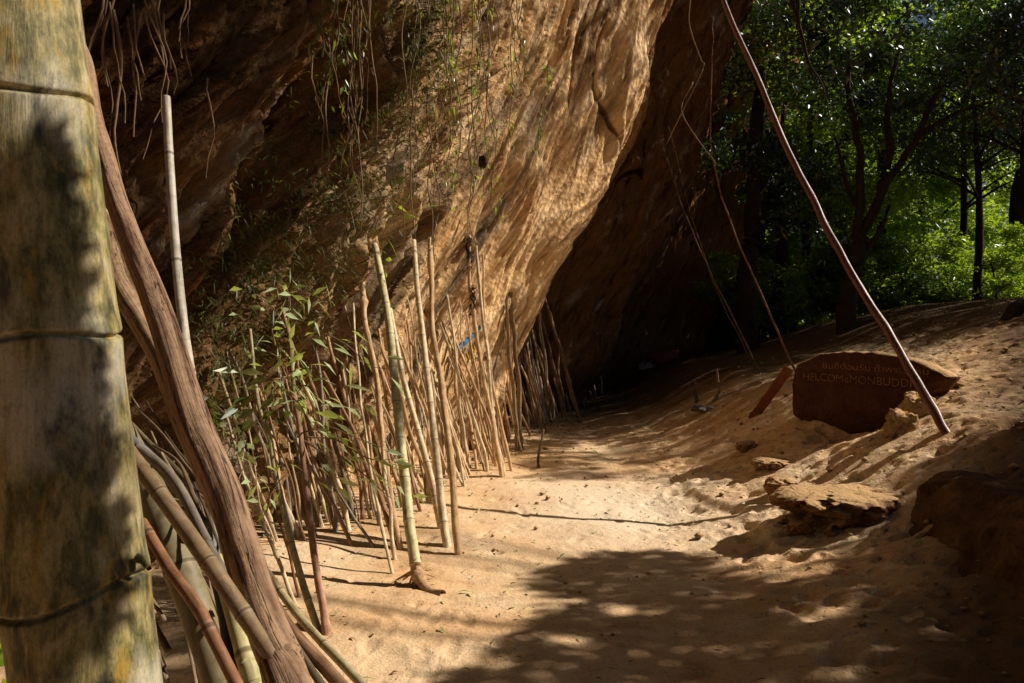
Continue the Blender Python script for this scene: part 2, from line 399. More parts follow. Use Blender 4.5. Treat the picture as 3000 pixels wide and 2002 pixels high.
def mat_plain(name, c, rough=.8, sc_=12, var=.5, spec=.2):
    m, t = newmat(name)
    pos = N(t, 'ShaderNodeNewGeometry').outputs['Position']
    n1 = noise(t, pos, sc_, 5, .65)
    cc = mix(t, c, ramp(t, n1, [(.3, (.45, .4, .36)), (.6, (1.1, 1.1, 1.1))]), var, 'MULTIPLY')
    finish(t, cc, rough, bumpn(t, n1, .4, .01), spec)
    return m
M = dict(cliff=mat_cliff(), sand=mat_sand(), giant=mat_giant(), culm=mat_culm(), stick=mat_stick(), bark=mat_bark(),
    ledge=mat_rockblock('ledge_rock', (.14, .05, .02), (.33, .14, .055), (.46, .25, .11)),
    shadeledge=mat_rockblock('shade_ledge_rock', (.08, .042, .022), (.16, .085, .042), (.25, .14, .07), False),  # ledge rock again, with the shade on it put into darker colours
    slab=mat_rockblock('sign_slab_rock', (.06, .024, .014), (.10, .04, .02), (.13, .055, .028)),
    boulder=mat_rockblock('boulder_rock', (.34, .20, .09), (.46, .28, .13), (.54, .36, .19)),
    greyrock=mat_rockblock('grey_rock', (.12, .11, .10), (.22, .21, .19), (.34, .32, .28), False),
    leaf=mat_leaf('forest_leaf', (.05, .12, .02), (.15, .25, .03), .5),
    leafy=mat_leaf('sunny_leaf', (.17, .31, .03), (.38, .48, .08), .6),  # lit leaf copy, sunlight brightened into its colour
    leafd=mat_leaf('dark_leaf', (.015, .04, .010), (.035, .075, .015), .35, .12),  # shaded leaf copy, shade darkened into its colour
    bamleaf=mat_leaf('bamboo_leaf', (.32, .42, .18), (.60, .66, .38), .3, .03),
    vineleaf=mat_leaf('vine_leaf', (.06, .10, .025), (.20, .19, .07), .3, .02),
    dryleaf=mat_leaf('dry_leaf', (.16, .08, .035), (.36, .22, .11), .3, .03),
    trunk=mat_plain('tree_bark', (.045, .032, .022), .9, 7, .8), root=mat_plain('root_bark', (.24, .15, .085), .85, 30, .7),
    rootpale=mat_plain('pale_root_skin', (.56, .36, .20), .85, 60, .85),
    vinestem=mat_plain('vine_stem', (.30, .20, .12), .85, 20, .6), darkfib=mat_plain('dark_fibre', (.05, .03, .02), .9, 40, .6),
    paint=mat_rockblock('faded_letter_paint', (.22, .10, .05), (.36, .18, .09), (.48, .27, .15), False), plank=mat_plain('red_plank', (.33, .10, .035), .8, 16, .6),
    ironred=mat_plain('red_brown_pole_bark', (.15, .05, .032), .42, 18, .6, .4), cloth=mat_plain('pale_cloth', (.85, .80, .76), .9, 18, .4),
    pink=mat_plain('pink_cloth', (.40, .12, .12), .9, 18, .4), blue=mat_plain('blue_cloth', (.06, .25, .50), .8, 18, .4),
    yellow=mat_plain('yellow_cloth', (.60, .36, .04), .8, 18, .4), varieg=mat_leaf('variegated_leaf', (.02, .12, .03), (.40, .50, .06), .35, .1))

# ------------------------------------------------------------------ ground
def gz(x, y):
    x = np.asarray(x, float); y = np.asarray(y, float)
    xo = np.clip((y - 14) * .06, 0, 4)
    z = np.interp(x - xo, [-60, -5, 1.3, 2.1, 2.6, 3.0, 3.6, 5, 6.5, 8, 12, 25, 120], [0, 0, 0, .14, .33, .57, .86, 1.2, 1.75, 2.1, 2.35, 2.6, 4])
    z2 = z - np.clip(z - .5, 0, 9) * .55 * sstep((y - 16) / 10)
    z = z2
    z = z + .035 * fbm(x * .8, y * .8, 1.0, 3) + .007 * fbm(x * 4, y * 4, 3.0, 3) * (.4 + sstep((x - 1.2) / 1.5))
    # loose ground of the mound
    z = z + .035 * sstep((x - 1.6) / 1.2) * (np.abs(fbm(x * 2.2, y * 2.2, 7.0, 4)) - .2) * .22
    # low step where the trodden path meets the mound
    ed = 1.75 + .25 * perlin(y * .6, 3.0) + .1 * perlin(y * 2.2, 8.0)
    z = z - .30 * np.exp(-(((x - 3.38) / .42)**2 + ((y - 7.75) / .5)**2))
    z = z + .05 * sstep((x - ed) / .12) * sstep((9.5 - y) / 2) * sstep((y - 5.2) / 1)
    return z
def build_ground():
    ys = np.concatenate([-np.geomspace(60, .5, 24), np.linspace(.0, 3, 60)[:-1], np.geomspace(3, 30, 560), np.geomspace(31, 400, 50)])
    t = np.linspace(-1, 1, 760)
    xs = 1.2 + np.sinh(t * 5.6) / np.sinh(5.6) * 300
    d = np.diff(xs)
    xs = np.concatenate([-np.geomspace(300, 4.6, 40), np.linspace(-4.5, 6.5, 560), np.geomspace(6.6, 300, 90)])
    X, Y = np.meshgrid(xs, ys)
    Z = gz(X, Y)
    for k in range(5200):
        py = rng.uniform(2.5, 13); px = rng.uniform(1.2, 6.5) if rng.random() < .85 else rng.uniform(-1.5, 1.5)
        r = rng.gamma(3, .011) + .008
        if px < 1.5: r *= .5
        dp = r*rng.uniform(.2, .5)
        i0, i1 = np.searchsorted(ys, [py-3*r, py+3*r]); j0, j1 = np.searchsorted(xs, [px-3*r, px+3*r])
        q = ((X[i0:i1, j0:j1]-px)**2+((Y[i0:i1, j0:j1]-py)*rng.uniform(.8, 1.5))**2)/r**2
        Z[i0:i1, j0:j1] += dp*(-np.exp(-q**1.5)+.15*np.exp(-(np.sqrt(q)-1.35)**2/.1))
    for k in range(70):
        py = rng.uniform(3.2, 12); px = rng.uniform(-.9, 1.6); a_ = rng.normal(0, .35); ca, sa = math.cos(a_), math.sin(a_)
        i0, i1 = np.searchsorted(ys, [py-.3, py+.3]); j0, j1 = np.searchsorted(xs, [px-.3, px+.3])
        dx_, dy_ = X[i0:i1, j0:j1]-px, Y[i0:i1, j0:j1]-py
        q = ((dx_*ca+dy_*sa)/.045)**2+((-dx_*sa+dy_*ca)/.125)**2
        Z[i0:i1, j0:j1] += .010*(-np.exp(-q**2)+.4*np.exp(-(np.sqrt(q)-1.25)**2/.06))
    V = np.stack([X, Y, Z], -1).reshape(-1, 3)
    n, m = len(ys), len(xs)
    i = np.arange(n - 1)[:, None] * m; j = np.arange(m - 1)[None]
    F = np.stack([i + j, i + j + 1, i + m + j + 1, i + m + j], -1).reshape(-1, 4)
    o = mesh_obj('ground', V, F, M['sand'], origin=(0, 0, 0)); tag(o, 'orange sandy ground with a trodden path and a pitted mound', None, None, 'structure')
    return V, F
gV, gF = build_ground()

# ------------------------------------------------------------------ cliff
BK = np.array([(-3.9, -6), (-3.5, -1), (-3.4, 2), (-3.3, 3.5), (-2.75, 6), (-1.95, 8), (-1.1, 10), (-.55, 11), (.1, 12.5), (.9, 15), (1.7, 18), (2.7, 20.5), (4.2, 22), (5.3, 23.5), (6.0, 26), (6.4, 30)])
OZ = [-1, 0, 1.45, 2.39, 3.56, 4.75, 6.16, 8, 12, 16]
OV = [-.1, 0, .41, .83, 1.59, 2.1, 2.43, 3.2, 4.4, 5.0]
SC = ([-6, 3.5, 6, 8, 10, 11, 15, 22, 30], [.9, .75, .60, .66, .90, 1.0, .95, .82, .8])
_bs = np.concatenate([[0], np.cumsum(np.linalg.norm(np.diff(BK, axis=0), axis=1))])
def cliff_xyz(s, z, detail=True):
    bx = np.interp(s, _bs, BK[:, 0]); by = np.interp(s, _bs, BK[:, 1])
    y = by
    o = np.interp(z, OZ, OV) * np.interp(y, *SC)
    x = bx + o
    d = 0
    d = d + .06 * np.exp(-((y - 10.9) / .3)**2) - .75 * np.exp(-((y - 11.75) / .36)**4) - .30 * np.exp(-((y - 12.6) / .5)**2) - 1.25 * np.exp(-((y - 13.9) / .95)**2)         # bright ridge then a deep cleft
    d = d + .40 * np.exp(-((y - 15.8) / .8)**2) - .5 * np.exp(-((y - 17.6) / .9)**2)
    d = d - .35 * sstep((1.0 - z) / 1.0) * sstep((y - 11.5) / 2)
    zz = z + .5 * fbm(y * .5, z * .3, 2.0, 2)
    left = 1 - sstep((y - 7.6) / 1.8); mid = np.exp(-((y - 9.8) / 1.1)**4)
    y0, y = y, y - .45 * z * (1 - sstep((y - 8.2) / 2.6))
    cav = 0
    if detail:
        y = y + .30 * fbm(y * .5, z * .45, 21.0, 3)
        f1 = ridged(y * .85 + .12 * z, zz * .16, 0.5, 3)
        f2 = ridged(y * 2.9 + .3 * z, zz * .42, 3.5, 3)
        f3 = fbm(y * 8 + .6 * z, zz * 1.2, 6.5, 3)
        lump = fbm(x * .9, y * .9, z * .9, 4)
        d = d + f1 * (.10 + .12 * left) + f2 * (.05 + .11 * left) * (1 - .35 * mid) + f3 * (.018 + .03 * left) * (1 - .5 * mid) + lump * (.06 + .06 * left)
        d = d + left * .05 * np.abs(fbm(x * 6, y * 6, z * 3.2, 3))
        d = d * 1 + (.012 + .03 * left) * (1 - .6 * mid) * ridged(y * 17 + 1.2 * z, zz * 1.6, 9.0, 2)
        d = d + .05 * ridged(y * 5.5 + .5 * z + .4 * lump, zz * .5, 12.0, 2) * (.35 + .65 * left) * (1 - .5 * mid)
    if detail:
        cr = np.abs(perlin(y * 3.1 + 5, z * .55 + 3, 15.)) + .35 * np.abs(perlin(y * 9, z * 1.6, 17.))
        crack = np.exp(-(cr / .07)**2) * (perlin(y * .9, z * .4, 19.) > -.25)
        d = d - crack * (.05 + .08 * left); c2_ = np.exp(-(np.abs(perlin(y * 1.15 + 9, z * .22 + 3, 25.)) / .018)**2) * (perlin(y * .8 + 3, z * .5, 29.) > 0); d = d - c2_ * (.04 + .12 * left); crack = np.maximum(crack, c2_)
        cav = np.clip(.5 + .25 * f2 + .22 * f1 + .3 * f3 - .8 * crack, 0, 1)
    return x + d, y0 - .35 * d, z, cav
def build_cliff():
    s0, s1 = 0, _bs[-1]
    sy = np.interp(np.arange(0, 1.00001, 1 / 1500.), [0, .12, .72, 1.0], [s0, _bs[2], _bs[9], s1])
    zs = np.interp(np.linspace(0, 1, 560), [0, .75, 1], [-.6, 7.2, 16])
    S, Z = np.meshgrid(sy, zs)
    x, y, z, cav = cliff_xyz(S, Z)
    V = np.stack([x, y, z], -1).reshape(-1, 3)
    by = np.interp(S, _bs, BK[:, 1])
    U = np.stack([by - .45 * Z * (1 - sstep((by - 8.2) / 2.6)), Z], -1).reshape(-1, 2)
    n, m = Z.shape
    i = np.arange(n - 1)[:, None] * m; j = np.arange(m - 1)[None]
    F = np.stack([i + j, i + j + 1, i + m + j + 1, i + m + j], -1).reshape(-1, 4)
    # crown and back of the rock mass so that it is a solid cliff
    top = V[(n - 1) * m:(n - 1) * m + m]
    rows = [top + np.array([-6, 0, 3.0]), top * np.array([0, 1, 0]) + np.array([-25, 0, 19]), top * np.array([0, 1, 0]) + np.array([-26, 0, -1])]
    allV = [V]; allF = [F]; U_ = [U]; prev = (n - 1) * m; base = len(V)
    for r in rows:
        allV.append(r); U_.append(U[(n - 1) * m:] + [0, 3]); j = np.arange(m - 1)
        allF.append(np.stack([prev + j, prev + j + 1, base + j + 1, base + j], -1)); prev = base; base += m
    V2 = np.concatenate(allV); F2 = np.concatenate(allF)
    # far end wall of the rock mass
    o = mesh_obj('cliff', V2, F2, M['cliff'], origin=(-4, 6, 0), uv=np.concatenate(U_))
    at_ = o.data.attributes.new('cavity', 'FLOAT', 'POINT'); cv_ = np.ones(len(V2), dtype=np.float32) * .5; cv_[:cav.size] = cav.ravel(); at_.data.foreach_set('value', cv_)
    tag(o, 'huge overhanging orange and brown fluted limestone cliff', 'cliff')
    return V, F
cV, cF = build_cliff()
bg = BVHTree.FromPolygons(gV.tolist(), gF.tolist())
bc = BVHTree.FromPolygons(cV.tolist(), cF.tolist())
CAM = Vector((0, 0, CAMZ))
def ray(bvh, fx, fy):
    d = (at(fx, fy, 1.0) - CAM).normalized()
    h = bvh.ray_cast(CAM, d)
    return h[0], h[1]
def on_ground(fx, fy):
    h, n = ray(bg, fx, fy)
    return h
def foot(fx, fy, dip=.03):
    h = on_ground(fx, fy); return h - Vector((0, 0, dip))

# ------------------------------------------------------------------ leaning poles
TAN = (.76, .52, .29); PALE = (.84, .68, .45); GREEN = (.40, .37, .17); RED = (.42, .22, .13); BROWN = (.40, .24, .13); GREY = (.42, .36, .28); DARK = (.15, .10, .06)
def pole(name, fpts, wt, wb, kind, color, label, group=None, cat='pole', Yoff=.0, topY=None, seed=0, jit=.03):
    """fpts from foot to top in photo positions; widths in photo px at the top and the foot"""
    f = foot(*fpts[0]) if len(fpts[0]) == 2 else at(*fpts[0])
    fpts = [fpts[0][:2]] + list(fpts[1:])
    tx, ty = fpts[-1]
    if topY is None:
        h, _ = ray(bc, tx, ty)
        Yt = (h.y - .02) if h is not None else f.y + .5
        Lz = abs(fpts[0][1] - ty) * K / FP * f.y
        Yt = min(max(Yt, f.y - .2), f.y + .75 * Lz + .1)
    else: Yt = topY
    L = [0]
    for a, b in zip(fpts[:-1], fpts[1:]): L.append(L[-1] + math.dist(a, b))
    pts = []
    for (px, py), l in zip(fpts, L):
        q = l / L[-1]
        # equal steps along the photo line are equal steps in 1/Y
        Y = 1 / ((1 - q) / f.y + q / Yt)
        pts.append(at(px, py, Y))
    pts[0] = f
    r0 = wb * K / FP * f.y / 2; r1 = wt * K / FP * Yt / 2
    if kind == 'culm':
        o = tube_obj(name, pts, r0, r1, M['culm'], color=color, sides=12, step=.012 if r0 > .015 else .02, internode=.30 + .05 * (seed % 3), jit=jit * .3, seed=seed)
    else:
        o = tube_obj(name, pts, r0, r1, M['stick'], color=color, sides=10, step=.04, jit=jit, bump=.22, seed=seed)
    tag(o, label, cat, group)
    return o, pts
PG = 'wooden and bamboo poles propped against the cliff'
YROOT = foot(1222, 1712).y
MAIN = [
 ('bamboo_pole', [(1217,1655,YROOT),(1190,1450),(1165,1200),(1135,920),(1098,718)], 20, 34, 'culm', (.68,.62,.36), 'thick greenish bamboo pole with a knobbly root base, nearest the path'),
 ('bamboo_pole', [(1312,1602),(1290,1450),(1262,1180),(1232,930),(1211,705)], 14, 26, 'culm', (.80,.64,.43), 'pale jointed bamboo pole with a cut top, just right of the rooted bamboo'),
 ('wooden_pole', [(1345,1626),(1322,1350),(1285,1100),(1262,900),(1262,700)], 15, 22, 'stick', TAN, 'smooth orange tan pole, rightmost of the three tall near ones'),
 ('bamboo_pole', [(1296,1548),(1262,1400),(1225,1270),(1175,1080),(1142,905)], 14, 22, 'culm', PALE, 'pale bamboo pole leaning behind the cut topped one'),
 ('wooden_pole', [(1177,1610),(1150,1450),(1115,1268),(1097,1097),(1072,944),(1065,826)], 15, 18, 'stick', TAN, 'bent tan pole with a thick pointed top, left of the rooted bamboo'),
 ('wooden_pole', [(1153,1682),(1100,1430),(1072,1268),(1055,1150),(1040,1000),(1033,880)], 6, 10, 'stick', PALE, 'long thin pale stick in front of the leafy branches'),
 ('wooden_pole', [(960,1862),(935,1740),(900,1450),(875,1250),(853,1150),(845,1010),(828,905)], 12, 24, 'stick', (.52,.31,.21), 'reddish brown pole with leafy shoots near its top'),
 ('bamboo_pole', [(940,1850),(885,1700),(845,1550),(810,1400),(790,1280),(757,1180),(732,965)], 9, 24, 'culm', (.55,.47,.28), 'crooked green and pale bamboo pole crossing behind the reddish pole'),
 ('wooden_pole', [(880,1786),(835,1702),(794,1595),(745,1460),(705,1370),(660,1200)], 8, 13, 'stick', PALE, 'slim pale yellow stick at the left of the row'),
 ('wooden_pole', [(882,1754),(830,1585),(796,1432),(770,1300)], 6, 10, 'stick', RED, 'slim reddish stick beside the pale yellow one'),
 ('wooden_pole', [(1039,1602),(975,1480),(906,1355),(870,1260)], 7, 12, 'stick', (.50,.29,.19), 'pinkish stick slanting low to the right with its foot in the sand'),
 ('wooden_pole', [(1105,1606),(1034,1503),(967,1406),(930,1300)], 6, 10, 'stick', GREY, 'greyish stick slanting low just right of the pinkish one'),
 ('wooden_pole', [(1161,1612),(1130,1500),(1085,1386),(1049,1294),(1023,1240),(950,1090)], 10, 15, 'stick', BROWN, 'brown crooked pole slanting behind the middle leaves'),
 ('wooden_pole', [(1159,1642),(1145,1500),(1130,1386),(1118,1200)], 8, 13, 'stick', PALE, 'short upright pale pole left of the rooted bamboo foot'),
 ('wooden_pole', [(1430,1380),(1401,1280),(1356,1137),(1289,945)], 8, 11, 'stick', PALE, 'straight pale pole slanting across the blue cloth'),
 ('wooden_pole', [(1455,1366),(1441,1276),(1379,1102),(1316,959)], 7, 10, 'stick', TAN, 'straight tan pole parallel to the one across the blue cloth'),
 ('wooden_pole', [(1472,1398),(1450,1280),(1423,1124),(1392,968),(1379,834),(1372,690)], 10, 13, 'stick', TAN, 'tall pole wrapped high up with dark fibrous clumps'),
 ('wooden_pole', [(1478,1396),(1450,1236),(1428,1060),(1410,923),(1394,720)], 8, 12, 'stick', PALE, 'tall straight pale pole beside the one with fibrous clumps'),
 ('wooden_pole', [(1500,1380),(1450,1146),(1423,968),(1412,740)], 5, 10, 'stick', TAN, 'tall thin pole whose foot stands farthest right in the sunlit row'),
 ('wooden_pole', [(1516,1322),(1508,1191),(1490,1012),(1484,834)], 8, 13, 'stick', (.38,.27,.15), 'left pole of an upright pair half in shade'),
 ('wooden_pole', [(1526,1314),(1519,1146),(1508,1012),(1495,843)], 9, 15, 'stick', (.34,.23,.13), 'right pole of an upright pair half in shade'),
 ('wooden_pole', [(1486,1296),(1474,1191),(1464,1100),(1457,995)], 9, 16, 'stick', (.40,.22,.10), 'short stout orange brown post between the tall poles'),
 ('wooden_pole', [(1700,1238),(1651,1057),(1611,923),(1584,836)], 8, 13, 'stick', (.36,.24,.16), 'stout pole leaning right beyond the bright rock ridge'),
 ('wooden_pole', [(1651,1224),(1632,1120),(1611,1035),(1575,885)], 7, 9, 'stick', BROWN, 'pole leaning just left of the stout one beyond the ridge'),
 ('wooden_pole', [(1597,1190),(1562,1080),(1530,963)], 4, 6, 'stick', GREY, 'thin grey pole leaning at the foot of the bright ridge'),
 ('wooden_pole', [(1713,1170),(1692,1080),(1678,977)], 4, 9, 'stick', PALE, 'pale split stick standing alone at the dark end of the row'),
 ('wooden_pole', [(1578,1372),(1577,1330),(1588,1258)], 6, 9, 'stick', DARK, 'short dark stub of a stick standing upright on the path'),
 ('wooden_pole', [(1401,1326),(1355,1230),(1310,1150),(1280,1070)], 7, 9, 'stick', TAN, 'low tan pole slanting between the near and far poles'),
 ('wooden_pole', [(1372,1354),(1338,1280),(1310,1180),(1285,1080),(1262,1000)], 6, 8, 'stick', PALE, 'low pale pole whose foot stands left of the blue cloth'),
]
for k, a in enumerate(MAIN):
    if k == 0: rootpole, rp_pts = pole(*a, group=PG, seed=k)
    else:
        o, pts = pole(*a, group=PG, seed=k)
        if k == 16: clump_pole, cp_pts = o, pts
# swollen root of the rooted bamboo (a part of the pole)
def rel_tube(acc, pts, r0, r1, **k):
    V, F, U, C = tube(pts, r0, r1, cap=False, **k); acc.add(V, F, U)
a = Acc(); Yr = YROOT
rel_tube(a, [at(1212,1636,Yr), at(1218,1672,Yr), at(1232,1705,Yr-.05), at(1262,1735,Yr-.14), at(1298,1740,Yr-.2)], .046, .030, sides=14, step=.01, bump=.28, seed=3, rfun=lambda s: .46 + .62*np.exp(-((s-.12)/.055)**2) + .35*sstep((s-.15)/.08))
for (x, y, dy) in [(1195,1720,-.05),(1180,1700,.05),(1215,1760,-.1),(1255,1745,-.02),(1240,1700,.1),(1275,1690,.08),(1150,1705,.1),(1205,1745,.0)]:
    g = at(x, y, Yr + dy)
    rel_tube(a, [at(1216,1670,Yr), (at(1216,1680,Yr) + g) / 2 + Vector((0,0,.01)), g], .013, .004, sides=6, step=.02, bump=.3, seed=x)
rt = a.build('root', M['rootpale'], rootpole)
rt.matrix_parent_inverse = Matrix.Identity(4)
def fix_child(o, parent): pass
# dark fibre clumps on the tall pole
a = Acc()
def clump(acc, c, h, r, n=60):
    for _ in range(n):
        th = random.random()*6.28; q = Vector((math.cos(th), math.sin(th), 0))*r
        p = c + Vector((0,0,random.uniform(-h,h))) + q*.4
        e = p + q*random.uniform(.6,1.5) + Vector((0,0,random.uniform(-.08,.03)))
        s = Vector((-q.y, q.x, 0)).normalized()*random.uniform(.004,.014)
        acc.add([p-s, p+s, e+s*.3, e-s*.3], [[0,1,2,3]])
def at_on(pts, fy):
    for p, q in zip(pts[:-1], pts[1:]):
        ya = (HOR-(p.z-CAMZ)/p.y*FP)/K; yb = (HOR-(q.z-CAMZ)/q.y*FP)/K
        if yb <= fy <= ya: return p.lerp(q, (ya-fy)/(ya-yb))
    return pts[-1]
for yy_, hh_, rr_, nn_ in ((880,.16,.045,200),(760,.14,.04,130),(710,.07,.04,90)):
    a = Acc(); clump(a, at_on(cp_pts, yy_), hh_, rr_, nn_); a.build('fibre_clump', M['darkfib'], clump_pole, smooth=False)
# many thin sticks filling the row
def fill(n, xr, yr, hr, lean, cols, label, wr, kd='stick', name='thin_stick'):
    for k in range(n):
        q = random.random()
        fx = xr[0] + (xr[1]-xr[0])*q + random.uniform(-40, 40); fy = yr[0] + (yr[1]-yr[0])*q + random.uniform(-30, 30)
        g = on_ground(fx, fy)
        if g is None: continue
        h, _ = ray(bc, fx, fy)
        if h is not None and h.y < g.y: continue
        hh = random.uniform(*hr); l = random.uniform(*lean)
        tx, ty = fx - hh*l, fy - hh
        wv = random.uniform(*wr)
        c = random.choice(cols); cm = random.uniform(.75,1.15); c = tuple(v*cm for v in c)
        pole(name, [(fx,fy), (fx-hh*l*.5+random.uniform(-6,6), fy-hh*.5), (tx,ty)], wv*.7, wv, kd, c, label, 'thin sticks propped among the poles', 'stick', seed=100+k, jit=.05)
fill(46, (790,1260), (1590,1470), (220,600), (.12,.45), [PALE,TAN,RED,GREY,BROWN], 'thin dry stick propped on the lit sand in the nearest, leafy part of the row', (4,15))
fill(34, (1180,1440), (1500,1330), (250,620), (.08,.4), [TAN,TAN,PALE], 'thin tan stick leaning in the brightly lit middle of the row', (4,13))
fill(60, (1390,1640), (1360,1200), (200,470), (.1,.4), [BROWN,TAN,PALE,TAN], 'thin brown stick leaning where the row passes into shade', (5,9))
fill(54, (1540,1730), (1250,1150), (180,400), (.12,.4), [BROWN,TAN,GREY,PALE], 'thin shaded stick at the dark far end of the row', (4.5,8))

# ------------------------------------------------------------------ foreground left
def giant():
    A = at(-166, -1500, .75); B = at(727, 5877, .76)
    ax = (A - B); L = ax.length; d = ax.normalized()
    nodes_y = [-1150, -430, 290, 962, 1702, 2420, 3150, 3900, 4650, 5400]
    n = 2400; sides = 96
    s = np.linspace(0, L, n)
    ns = [L * (5877 - v) / 7377 for v in nodes_y]   # arc positions of the nodes
    tilt = [0, .02, .0, .05, -.16, 0, .04, 0, -.03, 0]
    u = np.array(d.cross(Vector((0, 1, 0))).normalized()); v = np.cross(np.array(d), u)
    th = np.linspace(0, 2*np.pi, sides, endpoint=False)
    C = np.array(B) + s[:, None]*np.array(d)
    r = .0635 * np.ones((n, sides))
    sh = np.zeros((n, sides))
    for a_, tl in zip(ns, tilt):
        off = s[:, None] - a_
        x = off                                   # >0 above the node
        r = r * (1 + .030*np.exp(-(np.clip(x - .002, 0, 1)/.018)**2) * (x > .0) + .02*np.exp(-(np.clip(-x-.006,0,1)/.02)**2)*(x < 0) - .085*np.exp(-((x+.0025)/.0024)**2))
        w_ = np.exp(-(off/.06)**2)
        sh = sh + w_ * tl * .0655 * np.cos(th)[None] * (1 if True else 0)
        # a wavy lip
        sh = sh + w_ * .003 * np.sin(3*th + a_*9)[None]
    r = r * (1 + .006*fbm(np.cos(th)[None]*2, np.sin(th)[None]*2, s[:, None]*6, 3))
    V = C[:, None] + r[..., None]*(np.cos(th)[None, :, None]*u + np.sin(th)[None, :, None]*v) + sh[..., None]*np.array(d)
    i = np.arange(n-1)[:, None]*sides; j = np.arange(sides)[None]; j2 = (j+1) % sides
    F = np.stack([i+j, i+j2, i+sides+j2, i+sides+j], -1).reshape(-1, 4)
    vn = np.interp(s, [ns[-1]-.25]+sorted(ns)+[ns[0]+.25], np.arange(-1., len(ns)+1))
    U = np.stack(np.broadcast_arrays(th[None]/(2*np.pi), vn[:, None]), -1).reshape(-1, 2)
    root = empty('giant_bamboo', B, 'giant mottled yellow bamboo culm filling the left edge', 'bamboo')
    mesh_obj('culm', V.reshape(-1, 3), F, M['giant'], root, uv=U)
    # small branch stub at the lower node
    e = at(432, 1640, .74)
    bb = Acc(); V_, F_, U_, _ = tube([e + Vector((-.010,0,.002)), e + Vector((-.003,-.001,-.001)), e + Vector((.000,-.001,-.006))], .005, .003, sides=12, step=.002, bump=.3, cap=False); bb.add(V_, F_, U_)
    bb.build('branch_stub', M['giant'], root)
    # the culm goes on down to the ground
    return root
giant()
def fore(name, p, w0, w1, kind, color, label, cat='pole', group=None, seed=0, bump=.12, jit=.01, sides=20, internode=None, parts=None):
    """p: list of (fx, fy, Y) from low to high; widths in photo px at the ends"""
    pts = [at(*q) for q in p]
    # carry the lower end on to the ground
    d = (pts[0] - pts[1]).normalized()
    g = pts[0].copy(); n = 0
    while g.z > -.03 and n < 80: g += d * .05; n += 1
    if n > 1: pts = [g] + pts
    r0 = w0*K/FP*p[0][2]/2; r1 = w1*K/FP*p[-1][2]/2
    if kind == 'culm': o = tube_obj(name, pts, r0, r1, M['culm'], color=color, sides=sides, step=.006, internode=internode or .3, jit=0, seed=seed, nodeh=.06)
    elif kind == 'bark': o = tube_obj(name, pts, r0, r1, M['bark'], color=color, sides=48, step=.012, jit=jit*2, bump=bump, seed=seed)
    else: o = tube_obj(name, pts, r0, r1, M['stick'], color=color, sides=sides, step=.02, jit=jit, bump=bump, seed=seed)
    tag(o, label, cat, group)
    return o
FG = 'poles leaning in the left foreground'
fore('leaning_log', [(905,2150,1.5),(800,1900,1.6),(665,1480,1.8),(560,1200,1.95),(440,850,2.2),(330,540,2.45),(268,290,2.7),(228,120,2.9)], 158, 42, 'bark', (.36,.235,.15), 'thick brown log with cracked wormy bark beside the giant bamboo', 'log', None, 11, .11)
fore('leaning_log', [(760,1780,1.95),(640,1450,2.1),(500,1130,2.25),(400,900,2.4),(310,700,2.55),(240,560,2.7)], 110, 62, 'bark', (.42,.29,.18), 'smoother tan log crossing behind the cracked brown one', 'log', None, 23, .06)
fore('bleached_pole', [(560,1110,2.9),(540,980,2.95),(515,740,3.1),(497,480,3.25),(487,285,3.35)], 32, 24, 'culm', (.56,.52,.46), 'pale bleached bamboo pole standing against the dark rock', 'pole', None, 5, internode=.5)
fore('bamboo_pole', [(640,1650,2.1),(590,1530,2.1),(480,1380,2.2),(375,1280,2.3)], 34, 30, 'culm', (.20,.20,.21), 'blue grey bamboo pole slanting behind the brown log', 'pole', FG, 2, internode=.35)
fore('bamboo_pole', [(735,1830,1.6),(640,1690,1.65),(500,1490,1.75),(375,1320,1.85)], 52, 44, 'culm', (.27,.19,.11), 'olive brown bamboo pole slanting low between giant bamboo and log', 'pole', FG, 4, internode=.22)
fore('wooden_pole', [(690,1750,1.75),(600,1580,1.85),(500,1400,1.95),(400,1310,2.0)], 40, 26, 'stick', (.25,.22,.18), 'grey weathered pole lying along the olive brown bamboo', 'pole', FG, 6, bump=.1)
fore('wooden_pole', [(720,2060,1.35),(590,1800,1.45),(500,1670,1.55),(415,1530,1.65)], 38, 32, 'culm', (.30,.15,.08), 'reddish brown cane slanting in front of the thick bamboo', 'pole', FG, 7, internode=.33)
o = fore('bamboo_pole', [(668,2060,2.0),(600,1860,2.1),(520,1640,2.2),(430,1420,2.35),(300,1180,2.5)], 90, 88, 'culm', (.26,.22,.13), 'thick old bamboo with a swollen joint in the shade below', 'pole', FG, 3, sides=28, internode=.36)
fore('bamboo_pole', [(750,2080,1.7),(735,1990,1.72),(700,1850,1.8),(640,1640,1.95)], 56, 50, 'culm', (.58,.52,.27), 'pale yellow bamboo stump showing beside the foot of the log', 'pole', FG, 8, internode=.5)
fore('wooden_pole', [(690,2060,1.75),(680,1940,1.78),(660,1800,1.85),(610,1600,2.0)], 42, 36, 'stick', (.13,.12,.13), 'dark grey pole between the old bamboo and the yellow one', 'pole', FG, 9, bump=.05)
fore('bamboo_pole', [(1075,2020,2.9),(935,1872,3.2),(860,1785,3.35),(770,1660,3.6),(640,1480,4.0)], 30, 20, 'culm', (.50,.42,.25), 'pale bent pole running out low to the right of the log', 'pole', FG, 10, internode=.4)
fore('wooden_pole', [(1030,2040,2.7),(930,1930,2.8),(850,1840,2.9),(780,1740,3.0)], 44, 34, 'stick', (.30,.18,.10), 'short brown pole lying low behind the log at the bottom', 'pole', FG, 12, bump=.1)
fore('wooden_pole', [(600,1490,3.2),(540,1400,3.3),(460,1320,3.4),(370,1230,3.5)], 20, 16, 'stick', (.16,.13,.08), 'dark pole slanting across the shade above the blue grey one', 'pole', FG, 13)
